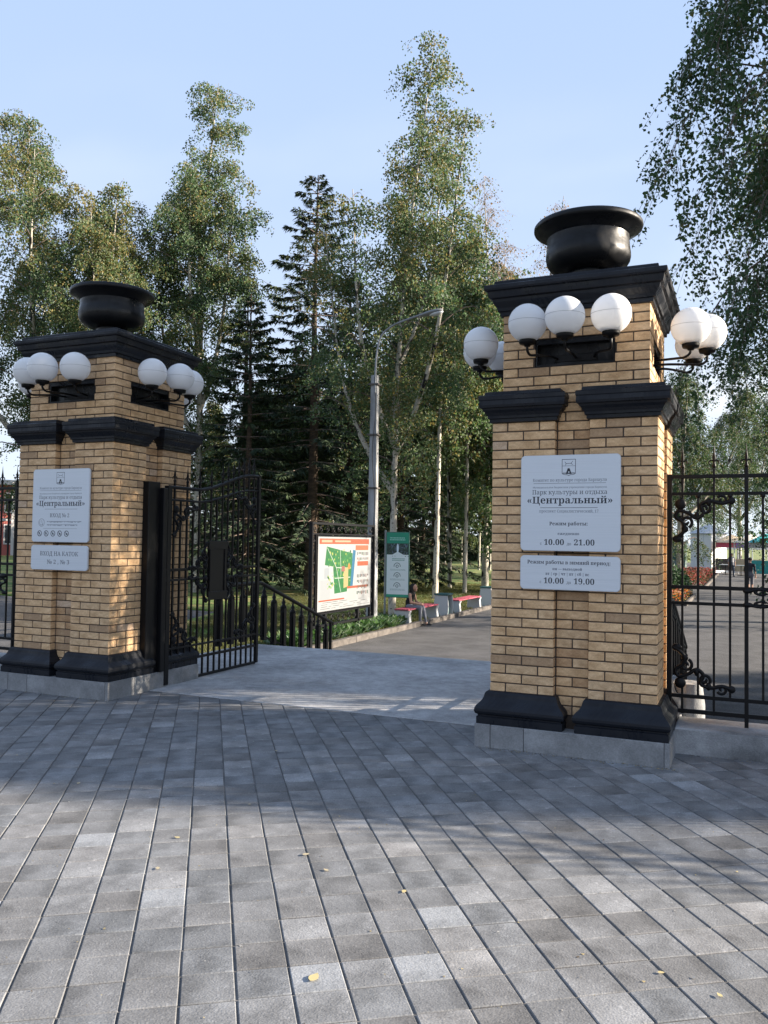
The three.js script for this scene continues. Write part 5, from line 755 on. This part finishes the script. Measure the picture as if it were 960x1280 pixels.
{
  const T = thing('white_tent', 'tall bright white tent at the end of the alley', 'tent', [FAR(-0.1, 0)[0], YG, FAR(0, -48)[1]], 0.95); T.scale.setScalar(K); part('wall', cbox(-0.75, 0.75, 0, 2.35, -0.75, 0.75, 0.03), std({ color: lin(0.82, 0.82, 0.82), roughness: 0.6 }), T); part('roof', (() => { const g = new THREE.ConeGeometry(1.2, 0.6, 4); g.rotateY(Math.PI / 4); g.translate(0, 2.66, 0); return g; })(), M.white, T); part('seam', cbox(-0.76, -0.74, 0.05, 2.3, 0.2, 0.24, 0.003), M.steel, T); part('skirt', cbox(-0.78, 0.78, 0.0, 0.12, -0.78, 0.78, 0.01), M.steel, T);
  const pinkS = std({ color: lin(0.6, 0.09, 0.16), roughness: 0.6 }), beige = std({ color: lin(0.55, 0.42, 0.28), roughness: 0.7 }), tealS = std({ color: lin(0.04, 0.36, 0.36), roughness: 0.6 });
  const stall = (label, x, z, w, roofM, wallM, signM) => { const s = thing('market_stall', label, 'stall', [FAR(x, 0)[0], YG, FAR(0, z)[1]], -0.15); s.scale.setScalar(1.25); for (const a of [-1, 1]) for (const b of [-1, 1]) part('post', cbox(a * w / 2 - 0.03, a * w / 2 + 0.03, 0, 2.1, b * 0.7 - 0.03, b * 0.7 + 0.03, 0.004), M.steel, s); part('counter', cbox(-w / 2 + 0.04, w / 2 - 0.04, 0.2, 1.0, 0.5, 0.66, 0.01), wallM, s); part('roof', (() => { const g = new THREE.CylinderGeometry(0.05, 1.0, 0.55, 4); g.rotateY(Math.PI / 4); g.scale(w * 0.8, 1, 1.25); g.translate(0, 2.36, 0); return g; })(), roofM, s); part('sign_board', cbox(-w / 2 + 0.1, w / 2 - 0.1, 1.75, 2.08, 0.74, 0.78, 0.005), signM, s); };
  stall('stall with a pink red sign beside the white tent', 1.2, -47, 1.9, beige, M.kerb, pinkS); stall('stall with a beige awning right of the pink signed stall', 2.25, -45.5, 1.8, std({ color: lin(0.7, 0.62, 0.5), roughness: 0.7 }), beige, std({ color: lin(0.35, 0.2, 0.5), roughness: 0.6 })); stall('turquoise stall at the far right of the alley', 2.95, -42, 1.7, tealS, tealS, M.white);
  for (const [x, z, l] of [[0.95, -44, 'grey cafe table in front of the pink signed stall'], [1.75, -43, 'grey cafe table in front of the beige stall']]) { const t = thing('cafe_table', l, 'table', [FAR(x, 0)[0], YG, FAR(0, z)[1]]); t.scale.setScalar(1.1); part('top', move(new THREE.CylinderGeometry(0.45, 0.45, 0.03, 24), 0, 0.74, 0), M.steel, t); part('leg', move(new THREE.CylinderGeometry(0.03, 0.03, 0.72, 10), 0, 0.37, 0), M.iron, t); part('foot', move(new THREE.CylinderGeometry(0.25, 0.28, 0.03, 20), 0, 0.015, 0), M.iron, t); }
  const K2 = thing('kiosk', 'pale kiosk with a dark shutter left of the white tent', 'kiosk', [FAR(-2.6, 0)[0], YG, FAR(0, -50)[1]]); K2.scale.setScalar(1.1); part('wall', cbox(-1.4, 1.4, 0, 2.3, -1, 1, 0.02), std({ color: lin(0.16, 0.22, 0.2), roughness: 0.7 }), K2); part('shutter', cbox(-0.9, 1.1, 0.9, 1.9, 1.0, 1.04, 0.005), teal, K2); part('roof', cbox(-1.6, 1.6, 2.3, 2.45, -1.2, 1.2, 0.02), M.white, K2);
}
{ // red building far to the left
  const b = thing('red_building', 'salmon red building with white bands far left beyond the fence', 'building', [FAR(-56, 0)[0], YG, FAR(0, -44)[1]], 0.85); b.scale.setScalar(K); const red = std({ color: lin(0.42, 0.12, 0.1), roughness: 0.9 }), wh = std({ color: lin(0.6, 0.56, 0.54), roughness: 0.8 }), gl = std({ color: lin(0.03, 0.035, 0.045), roughness: 0.15 });
  part('wall', cbox(-9, 9, 0, 5.6, -5, 5, 0.02), red, b); part('roof', cbox(-9.4, 9.4, 5.6, 6.0, -5.4, 5.4, 0.03), wh, b); part('band', cbox(-9.05, 9.05, 2.75, 2.95, -5.05, 5.05, 0.01), wh, b);
  for (let k = 0; k < 6; k++) for (const y of [1, 3.5]) { const x = -7.5 + k * 3; const w = part('window', cbox(x - 0.55, x + 0.55, y, y + 1.4, 4.99, 5.04, 0.01), gl, b); part('frame', mergeGeometries([cbox(x - 0.65, x - 0.55, y - 0.1, y + 1.5, 5.0, 5.1, 0.01), cbox(x + 0.55, x + 0.65, y - 0.1, y + 1.5, 5.0, 5.1, 0.01), cbox(x - 0.55, x + 0.55, y + 1.4, y + 1.5, 5.0, 5.1, 0.01), cbox(x - 0.55, x + 0.55, y - 0.1, y, 5.0, 5.1, 0.01)]), wh, w); }
  for (const x of [-3, 0, 3, 6]) part('pilaster', cbox(x - 1.62, x - 1.38, 0.02, 5.58, 4.9, 5.12, 0.01), wh, b);
}
renderer.render(scene, camera);
